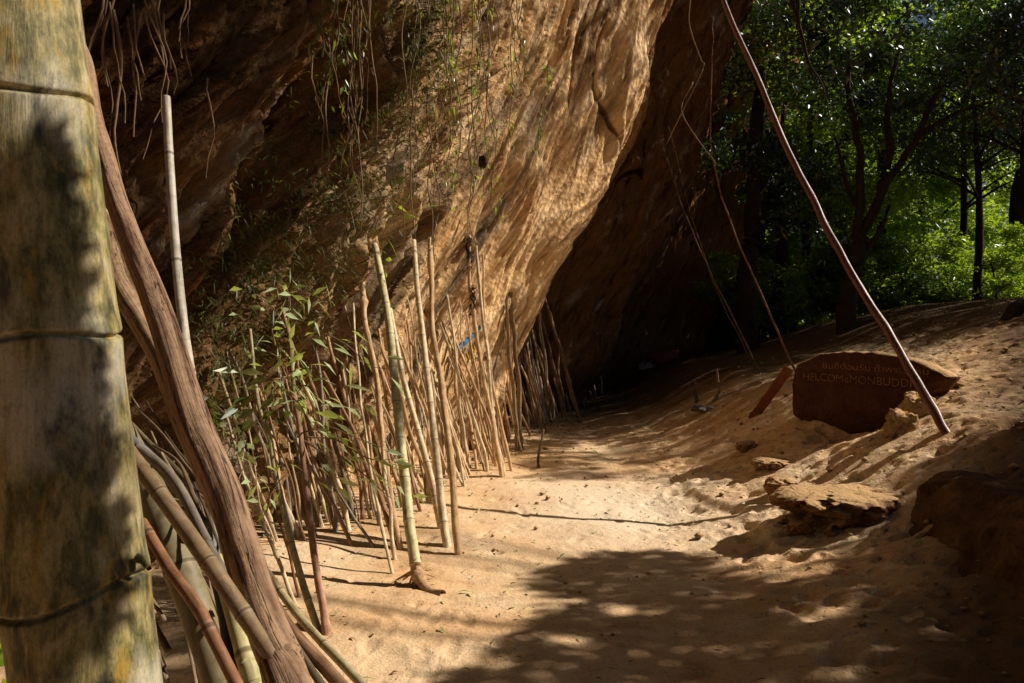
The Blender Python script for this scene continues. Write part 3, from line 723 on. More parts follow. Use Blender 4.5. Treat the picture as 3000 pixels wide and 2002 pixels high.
# dead twigs on the shaded bank
for k in range(46):
    x = random.uniform(400, 760); y = random.uniform(1420, 2050)
    Y = random.uniform(1.9, 3.1); l = random.uniform(120, 420); an = random.uniform(.2, .75)
    p0 = at(x, y, Y); p1 = at(x - l*math.sin(an), y - l*math.cos(an), Y + .3)
    o = tube_obj('dead_twig', [p0, (p0+p1)/2 + Vector((random.uniform(-.02,.02), 0, .02)), p1], random.uniform(.004,.009), .003, M['stick'], color=random.choice([(.12,.09,.06),(.30,.22,.15),(.20,.14,.09),(.38,.29,.19)]), sides=6, step=.05, jit=.03, bump=.2, seed=k)
    tag(o, 'dead twig in the tangle between the giant bamboo and the log', 'twig', 'dead twigs heaped in the shade at lower left')

# ------------------------------------------------------------------ leaves
def leaf_quads(P, D, W, L, wid, fold=.25):
    """P base points, D unit directions, W unit width vectors, L lengths, wid widths -> lanceolate leaves of 2 quads"""
    n = len(P); L = np.broadcast_to(L, n)[:, None]; wid = np.broadcast_to(wid, n)[:, None]
    Nn = np.cross(D, W)
    a = P; b = P + D*L*.42 + W*wid*.5 - Nn*wid*fold; b2 = P + D*L*.42 - W*wid*.5 - Nn*wid*fold
    c = P + D*L*1.0 - np.array([0, 0, 1.])*L*.12; m = P + D*L*.45
    V = np.stack([a, b, c, m, b2], 1).reshape(-1, 3)
    i = np.arange(n)[:, None]*5
    F = np.concatenate([i + np.array([[0, 1, 2, 3]]), i + np.array([[0, 3, 2, 4]])])
    return V, F
def unit(v): return v/np.maximum(np.linalg.norm(v, axis=-1, keepdims=True), 1e-9)
def rand_dirs(n, down=.3):
    d = rng.normal(size=(n, 3)); d[:, 2] = d[:, 2]*.5 - down
    return unit(d)
def spray(P, L, wid, down=.3, fold=.2):
    n = len(P); D = rand_dirs(n, down); W = unit(np.cross(D, rng.normal(size=(n, 3))*.6 + np.array([0, 0, 1.])))
    return leaf_quads(P, D, W, L*rng.uniform(.7, 1.25, n), wid*rng.uniform(.7, 1.25, n), fold)

# leafy bamboo shoots among the near poles
def shrub(name, stems, label, leafn, L=.10, wid=.022, mat='bamleaf', spread=.085):
    root_p = Vector(stems[0][0]); e = empty(name, root_p, label, 'plant', 'leafy shoots among the poles')
    a = Acc(); allP = []; allD = []
    leafn = int(leafn * .78)
    for pts in stems:
        V, F, U, _ = tube(pts, .006, .002, sides=6, step=.05, cap=False, jit=.03); a.add(V, F, U)
        C = spline(pts, 60)
        k = rng.integers(10, 60, leafn)
        t = unit(C[np.minimum(k+1, 59)] - C[k-1] + 1e-6)
        allP.append(C[k] + rng.normal(size=(leafn, 3))*spread)
        dd = unit(t*.8 + rng.normal(size=(leafn, 3))*.45 + np.array([.25, -.1, -.25])); allD.append(dd)
    a.build('stem', M['vinestem'], e)
    P = np.concatenate(allP); D = np.concatenate(allD); n = len(P); L *= 1.25; wid *= 1.25
    W = unit(np.cross(D, unit(rng.normal(size=(n, 3))*.5 + SUN)))
    V, F = leaf_quads(P, D, W, L*rng.uniform(.6, 1.3, n), wid*rng.uniform(.7, 1.3, n), .12)
    mesh_obj('foliage', V, F, M[mat], e, smooth=False)
    return e
Ys = 4.9
shrub('bamboo_shoot', [[at(835,960,Ys), at(800,900,Ys-.1), at(750,860,Ys-.2)], [at(838,930,Ys), at(880,880,Ys-.15), at(925,895,Ys-.2)], [at(840,950,Ys), at(850,880,Ys), at(835,830,Ys)]], 'leafy shoot sprouting at the top of the reddish pole', 16)
shrub('bamboo_shoot', [[at(850,1060,Ys), at(930,980,Ys-.1), at(1020,1010,Ys-.2), at(1080,1070,Ys-.3), at(1130,1080,Ys-.3)], [at(850,1090,Ys), at(920,1080,Ys-.2), at(980,1130,Ys-.2)], [at(855,1000,Ys), at(880,1060,Ys-.1), at(930,1120,Ys-.2)]], 'leafy shoot arching right to the rooted bamboo', 15, .12, .026)
shrub('bamboo_shoot', [[at(850,1130,Ys), at(830,1060,Ys-.2), at(790,1030,Ys-.2)], [at(855,1150,Ys), at(900,1130,Ys-.2), at(960,1190,Ys-.3)], [at(855,1160,Ys), at(890,1200,Ys-.2), at(930,1260,Ys-.3)], [at(850,1100,Ys), at(800,1110,Ys-.2), at(750,1080,Ys-.2)]], 'dense leafy shoot half way up the reddish pole', 17, .11, .03)
shrub('bamboo_shoot', [[at(700,1330,Ys-.3), at(690,1250,Ys-.4), at(640,1190,Ys-.5), at(610,1160,Ys-.5)], [at(700,1300,Ys-.3), at(720,1220,Ys-.4), at(740,1150,Ys-.4)], [at(690,1290,Ys-.3), at(650,1260,Ys-.5), at(620,1250,Ys-.5)]], 'leafy shoot with broad dark leaves beside the brown log', 22, .095, .034, 'vineleaf')
shrub('bamboo_shoot', [[at(880,1270,Ys), at(960,1250,Ys-.2), at(1040,1280,Ys-.3), at(1110,1310,Ys-.3)], [at(890,1290,Ys), at(950,1330,Ys-.2), at(1010,1370,Ys-.3), at(1060,1400,Ys-.3)], [at(1000,1340,Ys), at(1080,1400,Ys-.2), at(1150,1460,Ys-.3)], [at(900,1280,Ys), at(990,1290,Ys), at(1090,1345,Ys-.2), at(1180,1340,Ys-.2)]], 'low leafy shoot drooping in front of the pole feet', 18, .10, .026)
shrub('bamboo_shoot', [[at(780,1500,Ys-.5), at(790,1440,Ys-.5), at(750,1380,Ys-.5)], [at(770,1490,Ys-.5), at(810,1420,Ys-.5), at(850,1380,Ys-.5)], [at(690,1450,Ys-.5), at(700,1400,Ys-.5), at(730,1340,Ys-.5)]], 'small shoot low at the left of the pole row', 12, .08, .022)
shrub('bamboo_shoot', [[at(1120,800,7.3), at(1112,740,7.2), at(1110,640,7.1), at(1140,580,7.0)], [at(1112,700,7.2), at(1150,640,7.0), at(1160,600,7.0)]], 'bright green sprig at the tip of the rooted bamboo', 10, .14, .03, 'leafy')
# plant at the bottom left corner
e = empty('variegated_plant', at(20, 2150, 1.3), 'green and yellow striped leaves peeking in the bottom left corner', 'plant')
P = []; D = []
for (x, y) in [(15,1860),(10,1900),(-10,1790),(30,1990),(-20,1950),(10,1780)]:
    P.append(at(x-40, y+60, 1.3)); D.append((at(x+25, y-25, 1.25) - at(x-40, y+60, 1.3)).normalized())
P = np.array(P); D = np.array(D); W = unit(np.cross(D, SUN))
V, F = leaf_quads(P, D, W, .09, .035, .2); mesh_obj('foliage', V, F, M['varieg'], e, smooth=False)

# generic displaced rocks
def rock(name, c, size, mat, label, cat='rock', seed=0, amp=.25, flat=None, cuts=48, power=2.6, parent=None, group=None, strat=0, pit=0):
    u = np.linspace(0, 2*np.pi, cuts*2, endpoint=False); v = np.linspace(-np.pi/2, np.pi/2, cuts)
    Uu, Vv = np.meshgrid(u, v)
    sg = lambda a_: np.sign(a_)*np.abs(a_)**(2/power)
    X = sg(np.cos(Vv))*sg(np.cos(Uu)); Y = sg(np.cos(Vv))*sg(np.sin(Uu)); Z = sg(np.sin(Vv))
    ms = sum(size)/3; Xo, Yo, Zo = X, Y, Z; X, Y, Z = X*size[0]/ms, Y*size[1]/ms, Z*size[2]/ms
    k = 1 + amp*fbm(X*1.1+seed, Y*1.1, Z*1.1, 5, .55) - amp*.4*np.abs(fbm(X*2.5+seed, Y*2.5, Z*(2.5+strat), 3)) - pit*sstep((fbm(X*1.9+seed*3, Y*1.9, Z*2.6, 2)-.12)/.22)*(Z < .5)
    X, Y, Z = Xo*k, Yo*k, Zo*k
    if flat is not None: Z = np.where(Z > flat, flat+(Z-flat)*.15, Z)
    V = np.stack([X*size[0]+c[0], Y*size[1]+c[1], Z*size[2]+c[2]], -1).reshape(-1, 3)
    n_, m_ = X.shape
    i = np.arange(n_-1)[:, None]*m_; j = np.arange(m_)[None]; j2 = (j+1) % m_
    F = np.stack([i+j, i+j2, i+m_+j2, i+m_+j], -1).reshape(-1, 4)
    o = mesh_obj(name, V, F, mat, parent, origin=Vector(c) if parent is None else None)
    if parent is None: tag(o, label, cat, group)
    return o
# ------------------------------------------------------------------ hanging vines and roots on the rock
def vine(fx, fy0, fy1, off, leafn, label, group, r=.006, mat='vineleaf', wander=12, L=.05, wid=.018, name='hanging_vine', stem='vinestem'):
    h, _ = ray(bc, fx, max(fy0, -40))
    if h is None: return
    Y = h.y - off
    n = 9; pts = []; x = fx
    for k in range(n):
        y = fy0 + (fy1-fy0)*k/(n-1)
        hh, _ = ray(bc, x, y)
        Yk = min(Y, (hh.y - .05)) if hh is not None else Y
        Y = min(Y + .0, Yk) if k == 0 else Yk
        pts.append(at(x, y, Yk)); x += random.uniform(-wander, wander)
    e = empty(name, pts[0], label, 'vine' if leafn else 'root', group)
    V, F, U, _ = tube(pts, r, r*.5, sides=6, step=.06, cap=False, jit=.10, seed=int(fx)); 
    mesh_obj('stem', V, F, M[stem], e, uv=U)
    if leafn:
        C = spline(pts, 80); k = rng.integers(0, 80, leafn)
        P = C[k] + rng.normal(size=(leafn, 3))*.035
        n_ = leafn; Dd = unit(rng.normal(size=(n_, 3))*.5 + np.array([0, 0, -1.1])); W = unit(np.cross(Dd, rng.normal(size=(n_, 3))))
        V, F = leaf_quads(P, Dd, W, L*rng.uniform(.6, 1.5, n_), wid*rng.uniform(.6, 1.4, n_), .2)
        mesh_obj('foliage', V, F, M[mat], e, smooth=False)
VG = 'vines hanging over the sunlit rock'
for k in range(30):
    fx = random.choice([random.uniform(980,1200), random.uniform(1180,1440), random.uniform(1300,1560)])
    vine(fx, -60, random.uniform(250, 720) if fx < 1450 else random.uniform(120, 400), random.uniform(.2,.7), random.choice([12, 25, 45]), 'thin hanging vine in the leafy curtain over the lit rock', VG, .006, random.choice(['leafy','vineleaf','dryleaf']), 10)
for (x, y0, y1, lab) in [(950,-40,165,'short bright green vine tip hanging at top left of centre'),(1000,70,170,'small green dangling leaf tuft on a fine stem'),(1495,130,430,'long bright green vine falling to the smooth rock'),(1605,190,250,'tiny green tuft hanging alone right of the long green vine'),(1585,320,430,'thin green vine right of the long green one'),(1270,470,760,'yellow green vine hanging onto the tan pole')]:
    vine(x, y0, y1, .5, 30, lab, None, .006, 'leafy' if x > 1400 else 'vineleaf', 4, .065, .017)
for (x, y0, y1) in [(960,100,560),(1030,-60,420),(1045,-60,640),(1080,-60,430),(1380,300,720),(1395,380,700),(1210,200,700),(1250,250,720),(1300,-60,400)]:
    vine(x, y0, y1, .45, 0, 'bare pale vine stem hanging straight down the lit rock', 'bare vine stems down the middle of the rock', .0075, wander=7, name='bare_vine')
for (x, y0, y1) in [(2010,-60,300),(2060,-60,420),(2280,-60,230),(2330,-60,270),(2380,-60,320)]:
    pass
for k in range(12):
    fx = random.uniform(265, 560); y0 = random.uniform(-60, 60)
    vine(fx, y0, y0 + random.uniform(150, 560), random.uniform(.02,.15), 0, 'gnarled root crawling down the dark rock at upper left', 'roots on the dark upper left rock', random.uniform(.004,.009), wander=9, name='rock_root', stem='root')
for (x, y0, y1) in [(340,-60,260),(300,-60,330),(608,230,520),(915,150,470),(480,40,270),(560,-40,130),(440,-60,200)]:
    vine(x, y0, y1, .1, 0, 'pale gnarled root hanging against the dark rock at upper left', 'pale roots at upper left', .0065, wander=7, name='pale_root')
h, _ = ray(bc, 1383, 490); p = h + Vector((.12, -.25, 0))
o = rock('wasp_nest', (p.x, p.y, p.z), (.045, .04, .07), M['darkfib'], 'small dark round nest hanging on a vine before the lit rock', 'nest', seed=61, amp=.2, cuts=20)
vine(1383, 250, 480, .3, 0, 'fine vine that carries the dark round nest', None, .005, wander=3, name='bare_vine')
# grasses and small ferns growing out of the rock: nobody could count them
Pn = []
for k in range(5200):
    fx = rng.uniform(500, 1350); fy = rng.uniform(0, 1350)
    # the band from upper right to lower left
    if abs((fx - 1350) + (fy - 100)*.62 + 130) > 330*rng.random()**.5: continue
    if perlin(fx/130, fy/130, 2.0) < -.02 and rng.random() > .25: continue
    h, nn_ = ray(bc, fx, fy)
    if h is not None and h.y < 13: Pn.append(list(h + Vector((.03, -.05, 0))))
Pn = np.array(Pn); Pn = np.repeat(Pn, 3, 0) + rng.normal(size=(len(Pn)*3, 3))*.04
n = len(Pn); Dd = unit(rng.normal(size=(n, 3))*.6 + np.array([.5, -.4, -.5])); W = unit(np.cross(Dd, rng.normal(size=(n, 3))))
V, F = leaf_quads(Pn, Dd, W, rng.uniform(.04, .13, n), rng.uniform(.006, .016, n), .2)
o = mesh_obj('rock_grass', V, F, M['vineleaf'], smooth=False); tag(o, 'sparse grass and small ferns growing on the rock face', 'grass', None, 'stuff')

# ------------------------------------------------------------------ right side things
# long red brown pole
def long_pole():
    f = foot(2782, 1266, .05); Yt = 9.2
    pts = [f, at(2640,1035,6.75), at(2500,805,7.25), at(2320,460,8.1), at(2120,0,9.2)]
    d = (pts[-1]-pts[-2]).normalized()
    p = pts[-1].copy(); n = 0
    while n < 60:
        p += d*.1; n += 1
        h = bc.ray_cast(p, Vector((1, -.2, 0)), 4.0)
        if h[0] is not None and h[3] is not None and p.z > 5.5: 
            break
        if p.z > 9: break
    pts.append(p)
    o = tube_obj('long_pole', pts, .036, .024, M['ironred'], sides=16, step=.03, jit=.02, bump=.10, seed=7)
    tag(o, 'very long thin red brown pole propping the overhang at right', 'pole')
long_pole()
def rod(name, pts, r0, r1, label, cat, color=BROWN, mat='stick'):
    o = tube_obj(name, pts, r0, r1, M[mat], color=color, sides=8, step=.05, jit=.03, bump=.1, seed=3); tag(o, label, cat); return o
f = foot(2345, 1110); Y0 = f.y
rod('leaning_rod', [f, at(2200,800,Y0+.3), at(2110,560,Y0+.6), at(2080,350,Y0+.9), at(2088,170,Y0+1.1), at(2092,50,Y0+1.3)], .017, .006, 'curved thin brown rod bending up from the carved rock slab', 'stick', (.22,.12,.08))
f = foot(2232, 1092); Y0 = f.y
rod('leaning_rod', [f, at(2130,900,Y0+.2), at(2050,730,Y0+.5), at(1985,560,Y0+.8), at(1932,408,Y0+1.1)], .016, .007, 'straight thin brown rod leaning left beyond the curved one', 'stick', (.16,.11,.08))
f = foot(2215, 1080); Y0 = f.y
rod('leaning_rod', [f, at(2150,960,Y0+.2), at(2080,800,Y0+.6), at(1990,500,Y0+1.1), at(1960,370,Y0+1.3)], .012, .005, 'finest dark rod beside the straight brown one', 'stick', DARK)
for (p, lab) in [([(2300,-60),(2340,70),(2370,180),(2410,250),(2425,340),(2423,360)], 'dark dangling branch tip at the top of the forest gap'), ([(2335,-60),(2350,110),(2370,210),(2388,280)], 'thin vine beside the dark dangling branch tip'), ([(2280,-60),(2285,60),(2302,130),(2305,240)], 'left thin vine dangling before the bright green leaves'), ([(2025,-60),(2020,60),(2050,170),(2060,200),(2010,310),(1960,420)], 'wiry root crossing the dark rock at the top'), ([(2030,240),(2000,330),(2060,430),(2095,480)], 'wiry stem crossing lower on the dark rock')]:
    a_ = [at(x, y, 9.5) for x, y in p]
    o = tube_obj('dangling_vine', a_, .028 if 'branch' in lab else .008, .005, M['vinestem'] if 'wiry' in lab else M['trunk'], sides=8, step=.05, jit=.06, bump=.2, seed=int(p[0][0])); tag(o, lab, 'vine')

# carved slab with lettering
A0 = np.array([2.94, 8.8]); B0 = np.array([3.98, 7.1]); e_ = (B0-A0)/np.linalg.norm(B0-A0)
def on_slab(fx, fy):
    k = (fx*K-512)/FP                       # x = k*Y on the vertical plane through A0,B0
    # A0 + s e = (kY, Y)
    s = (k*A0[1]-A0[0])/(e_[0]-k*e_[1]); Y = A0[1]+s*e_[1]
    return s, CAMZ-(fy*K-HOR)/FP*Y
def rock_from_outline(name, outline, thick, parent, mat, disp=.02, back=(0, 0)):
    import bmesh
    bm = bmesh.new()
    n3 = np.array([-e_[1], e_[0], 0.]);  n3 = n3 if n3[1] > 0 else -n3      # away from camera
    def W3(s, z, d): return np.array([A0[0]+s*e_[0], A0[1]+s*e_[1], z]) + n3*d
    pts = []
    m = len(outline)
    for i in range(m):
        p, q = np.array(outline[i]), np.array(outline[(i+1) % m])
        k = max(2, int(np.linalg.norm(q-p)/.03))
        for j in range(k): pts.append(p+(q-p)*j/k)
    pts = np.array(pts)
    pts += .012*np.stack([fbm(pts[:, 0]*9, pts[:, 1]*9, 1., 3), fbm(pts[:, 0]*9, pts[:, 1]*9, 4., 3)], 1)
    c = pts.mean(0)
    rings = [(0, .0), (.0, .25), (.0, .5), (.0, .75), (.0, .975), (.012, 1.0), (thick*.5, 1.01), (thick, .97)]
    V = [W3(*c, .0)]; 
    for d, f in rings[1:]:
        for p in pts:
            q = c+(p-c)*f; V.append(W3(q[0], q[1], d))
    V = np.array(V); m = len(pts); F = [[0, 1+i, 1+(i+1) % m] for i in range(m)]
    for r in range(len(rings)-2):
        a_ = 1+r*m
        F += [[a_+i, a_+m+i, a_+m+(i+1) % m, a_+(i+1) % m] for i in range(m)]
    a_ = 1+(len(rings)-2)*m; V = np.vstack([V, W3(*c, thick)]); F += [[a_+i, len(V)-1, a_+(i+1) % m] for i in range(m)]
    V = V + n3[None]*(disp*np.abs(fbm(V[:, 0]*6, V[:, 1]*6, V[:, 2]*6, 3)))[:, None]
    V[:, 2] += .6*disp*fbm(V[:, 0]*8, V[:, 1]*8, V[:, 2]*3, 3)
    return mesh_obj(name, V, F, mat, parent), n3
out = [on_slab(*p) for p in [(2318,1130),(2332,1070),(2400,1036),(2480,1030),(2580,1034),(2640,1048),(2690,1058),(2735,1084),(2778,1108),(2748,1142),(2720,1160),(2660,1200),(2625,1290),(2500,1290),(2400,1265),(2322,1215)]]
base = Vector((A0[0]*.5+B0[0]*.5, 7.95, .6))
sgn = empty('carved_rock_slab', base, 'dark red rock slab with painted Thai and English welcome lettering', 'sign')
slab, n3 = rock_from_outline('slab', out, .26, sgn, M['slab'], .012)
def letters(text, p0, p1, height_px, name, slope_h=None):
    cu = bpy.data.curves.new('txt', 'FONT'); cu.body = text; cu.size = 1.0; cu.resolution_u = 3
    cu.offset = -.012
    to = bpy.data.objects.new('txt', cu); col.objects.link(to)
    bpy.context.view_layer.update()
    me = bpy.data.meshes.new_from_object(to.evaluated_get(bpy.context.evaluated_depsgraph_get()))
    bpy.data.objects.remove(to)
    n_ = len(me.vertices)
    co = np.zeros(n_*3, dtype=np.float32); me.vertices.foreach_get('co', co); co = co.reshape(-1, 3)
    x0, x1 = co[:, 0].min(), co[:, 0].max()
    s0, z0 = on_slab(*p0); s1, z1 = on_slab(*p1)
    t = (co[:, 0]-x0)/(x1-x0)
    s_ = s0+(s1-s0)*t
    h0 = height_px*K/FP*8.2
    z_ = z0+(z1-z0)*t+co[:, 1]/.72*h0 + .008*perlin(t*9, 1.0)
    s_ = s_ + .006*perlin(t*23, co[:, 1]*2)
    V = np.stack([A0[0]+s_*e_[0], A0[1]+s_*e_[1], z_], 1) - n3[None]*.012 + n3[None]*.000
    F = [list(p.vertices) for p in me.polygons]
    return mesh_obj(name, V, F, M['paint'], sgn, smooth=False)
try:
    letters('\u0e22\u0e34\u0e19\u0e14\u0e35\u0e15\u0e49\u0e2d\u0e19\u0e23\u0e31\u0e1a \u0e16\u0e49\u0e33\u0e1e\u0e23\u0e30\u0e27\u0e31\u0e07\u0e2b\u0e19\u0e38', (2412,1078), (2722,1098), 17, 'lettering')
except Exception as ex: print('thai', ex)
letters('HELCOMeMONBUDDH', (2356,1112), (2690,1136), 23, 'lettering')

g = on_ground(2700, 1215); rock('boulder', (g.x-.03, g.y, g.z+.05), (.15,.13,.13), M['boulder'], 'larger pale boulder under the right end of the carved slab', seed=1)
g = on_ground(2640, 1262); rock('boulder', (g.x, g.y, g.z+.04), (.14,.10,.13), M['boulder'], 'smaller pointed pale boulder at the lower corner of the carved slab', seed=5, amp=.35)
g = on_ground(2790, 1150); rock('sandstone_edge', (g.x+.38, g.y+.25, g.z-.05), (.34,.2,.14), M['boulder'], 'crumbling sandy rock edge right of the carved slab', seed=9, amp=.4)
g = on_ground(2085, 1196); rock('flat_stone', (g.x, g.y, g.z-.01), (.24,.16,.05), M['greyrock'], 'flat grey stone by the upright dead stick', seed=12)
# pitted ledge
def ledge(fx, fy, size, seed, label):
    g = on_ground(fx, fy) - Vector((0, 0, size[2]*.22))
    e2 = empty('rock_ledge', g, label, 'rock')
    rock('cap', (g.x, g.y, g.z+size[2]*.55), (size[0]*.95, size[1], size[2]*.36), M['ledge'], None, seed=seed, amp=.22, flat=.6, cuts=90, parent=e2, power=2.2, pit=.22)
    rock('body', (g.x+.06, g.y+.06, g.z+size[2]*.1), (size[0]*.98, size[1]*.97, size[2]*.66), M['ledge'], None, seed=seed+4, amp=.32, cuts=110, parent=e2, power=2.4, pit=.30)
    return e2
ledge(2465, 1500, (.46,.36,.27), 3, 'largest pitted rock ledge with dark hollows beside the path')
ledge(2262, 1370, (.20,.18,.14), 21, 'small pitted rock ledge with a dark hollow, left of the largest')
g = on_ground(2290, 1440); rock('path_stone', (g.x, g.y, g.z+.03), (.14,.10,.08), M['ledge'], 'small rounded stone between the two pitted ledges', seed=31)
g = on_ground(2190, 1315); rock('path_stone', (g.x, g.y, g.z+.02), (.11,.08,.06), M['ledge'], 'small reddish stone at the tip of the mound beside the path', seed=33)
# low wall like block at the lower right
def block():
    xs = np.linspace(0, 1, 90); ts = np.linspace(0, 1, 120)
    T, S = np.meshgrid(ts, xs)      # T along the ledge (far to near), S profile
    far = np.array([2.78, 5.6]); near = np.array([2.62, 2.6])
    ex = far[0]+(near[0]-far[0])*T; ey = far[1]+(near[1]-far[1])*T
    # profile: foot -> lip -> top going back
    px = np.interp(S, [0, .12, .3, .45, .6, 1.0], [-1.1, -.52, -.20, -.03, .12, 1.5])
    pz = np.interp(S, [0, .12, .3, .45, .6, 1.0], [-.30, -.02, .26, .55, .66, .56])
    X = ex+px; Y = ey+0*px; Z = pz + .0*T
    d = .05*fbm(X*1.7, Y*1.7, Z*2.4, 5, .55)+.02*fbm(X*11, Y*11, Z*11, 3)
    X = X-d*(S < .6); Z = Z+d*.5*(S > .4)
    # far end rounded away
    end = sstep((.12-T)/.12); X = X+end*.25*(S < .6); Z = Z-end**2*.2
    V = np.stack([X, Y, Z], -1).reshape(-1, 3); n_, m_ = X.shape
    i = np.arange(n_-1)[:, None]*m_; j = np.arange(m_-1)[None]
    F = np.stack([i+j, i+m_+j, i+m_+j+1, i+j+1], -1).reshape(-1, 4)
    o = mesh_obj('earth_ledge', V, F, M['shadeledge']); tag(o, 'broad shaded rock ledge with a steep face at the lower right', 'rock')
block()
# plank propping the slab
f = foot(2203, 1222); tp = at(2312, 1078, f.y-.25)
def plank():
    d = (tp-f); L = d.length; d.normalize(); s = d.cross(Vector((0, 1, 0))).normalized(); n_ = d.cross(s)
    V = []; rings = 14
    for k in range(rings):
        c = f+d*L*k/(rings-1)
        for (a_, b_) in [(-1,-1),(-.9,-1.15),(.9,-1.1),(1,-1),(1,1),(-1,1)]:
            V.append(c+s*a_*.055*(1+.06*math.sin(k*1.7))+n_*b_*.018)
    F = []
    for k in range(rings-1):
        for j in range(6): F.append([k*6+j, k*6+(j+1) % 6, k*6+6+(j+1) % 6, k*6+6+j])
    F.append(list(range(6))[::-1]); F.append([(rings-1)*6+j for j in range(6)])
    o = mesh_obj('wooden_plank', np.array([list(v) for v in V]), F, M['plank'], smooth=False); tag(o, 'reddish plank leaning toward the left end of the carved slab', 'plank')
plank()
f = foot(2088, 1180); e2 = empty('dead_branch', f, 'pale forked dead branch standing left of the reddish plank', 'branch')
a = Acc(); 
for p, r in (([(2088,1180),(2105,1150),(2103,1110),(2101,1080)], .03), ([(2106,1130),(2130,1105),(2165,1088),(2200,1084)], .02)):
    V, F, U, _ = tube([at(x, y, f.y) for x, y in p], r, r*.35, sides=8, step=.04, bump=.3, cap=False); a.add(V, F, U)
a.build('branch', M['vinestem'], e2)
f = foot(2042, 1180); tag(tube_obj('broken_stake', [f, at(2038,1150,f.y), at(2036,1120,f.y)], .03, .02, M['stick'], color=DARK, sides=8, bump=.2), 'short dark stake left of the forked dead branch', 'stake')
# blue and yellow cloth on the rock behind the poles
def clothstrip(name, path, wv, mat, label):
    pts = []
    for (x, y) in path:
        h, _ = ray(bc, x, y); pts.append(h + Vector((.05, -.06, 0)))
    C = spline(pts, 30); V = []
    for k, c in enumerate(C):
        q = wv*(.6+.4*math.sin(k*.7+1)**2); V += [c+np.array([0, .02*math.sin(k), q]), c+np.array([0.02, 0, 0]), c-np.array([0, .02*math.cos(k), q])]
    F = []
    for k in range(29):
        for j in range(2): F.append([k*3+j, k*3+j+1, k*3+3+j+1, k*3+3+j])
    o = mesh_obj(name, np.array(V), F, mat); tag(o, label, 'cloth')
clothstrip('cloth_strip', [(1320,1040),(1345,1010),(1372,985),(1395,960)], .045, M['blue'], 'blue cloth strip tied on the rock behind the poles')
clothstrip('cloth_strip', [(1352,1055),(1366,1035),(1380,1015)], .09, M['yellow'], 'yellow cloth strip just below the blue one')
# bamboo fence and pale sheet in the dark far end
fe = on_ground(1870, 1092); Yf = fe.y
fn = empty('bamboo_fence', fe, 'small lattice fence of thin poles in the dark under the far rock', 'fence')
for (x0, y0, x1, y1) in [(1845,1090,1840,1020),(1872,1088,1862,1015),(1890,1070,1875,1015),(1912,1070,1902,1018)]:
    tube_obj('post', [at(x0, y0, Yf), at(x1, y1, Yf+.1)], .022, .016, M['vinestem'], fn, sides=6)
for y in (1040, 1050): tube_obj('rail', [at(1822, y, Yf-.04), at(1915, y, Yf-.04)], .015, .013, M['vinestem'], fn, sides=6)
f = on_ground(1884, 1082); V = []; m_ = 26
for k in range(10):
    q = k/9
    for j in range(m_):
        th = 2*math.pi*j/m_; r = (.05+.36*q**1.3)*(1+.16*math.sin(5*th+k*.2))
        V.append((f.x-.12+.25*q+r*math.cos(th)*.7, f.y+r*math.sin(th)*.5, f.z+.85*(1-q)))
F = [[k*m_+j, k*m_+(j+1) % m_, (k+1)*m_+(j+1) % m_, (k+1)*m_+j] for k in range(9) for j in range(m_)] + [list(range(m_))]
tag(mesh_obj('draped_sheet', np.array(V), F, M['cloth']), 'pale sheet draped in a cone before the far lattice fence', 'cloth')
p = at(1932, 1045, Yf+.3); tag(rock('cloth_bundle', (p.x, p.y, p.z), (.45,.2,.16), M['pink'], None, seed=50), 'pink bundle on the dark bank right of the lattice fence', 'cloth')

# ------------------------------------------------------------------ litter
def litter(name, n, xr, yr, dens, mat, L, wid, label, cat):
    x = rng.uniform(*xr, n); y = rng.uniform(*yr, n)
    k = dens(x, y) > rng.random(n); x, y = x[k], y[k]; n = len(x)
    P = np.stack([x, y, gz(x, y)+.006], 1); th = rng.uniform(0, 6.28, n)
    D = unit(np.stack([np.cos(th), np.sin(th), rng.normal(size=n)*.25], 1)); W = unit(np.cross(D, np.array([0, 0, 1.])+rng.normal(size=(n, 3))*.35))
    V, F = leaf_quads(P, D, W, rng.uniform(*L, n), rng.uniform(*wid, n), .3); V[:, 2] += .004
    o = mesh_obj(name, V, F, mat, smooth=False); tag(o, label, cat, None, 'stuff')
bx_ = lambda y: np.interp(y, BK[:, 1], BK[:, 0])
litter('leaf_litter', 48000, (-3, 12), (2.2, 24), lambda x, y: np.where(x < bx_(y), 0, np.clip(np.exp(-((x-bx_(y))/1.1)**2)*.8+.04+.5*sstep((y-11)/5)*sstep((x-3)/2), 0, 1)), M['dryleaf'], (.02, .07), (.008, .022), 'dry leaves scattered over the sand', 'leaves')
litter('twig_litter', 9000, (-3, 9), (2.2, 16), lambda x, y: np.where(x < bx_(y), 0, np.clip(np.exp(-((x-bx_(y))/1.3)**2)*.6+.20, 0, 1)), M['darkfib'], (.02, .10), (.002, .005), 'tiny dark twigs and bark bits scattered over the sand', 'twigs')
litter('yellow_leaf_litter', 2600, (-2, 6), (2.6, 12), lambda x, y: np.where(x < bx_(y), 0, .35+.3*sstep((x-1.5)/1.5)), M['bamleaf'], (.03, .08), (.010, .022), 'pale curled bamboo leaves scattered thinly over the path', 'leaves')
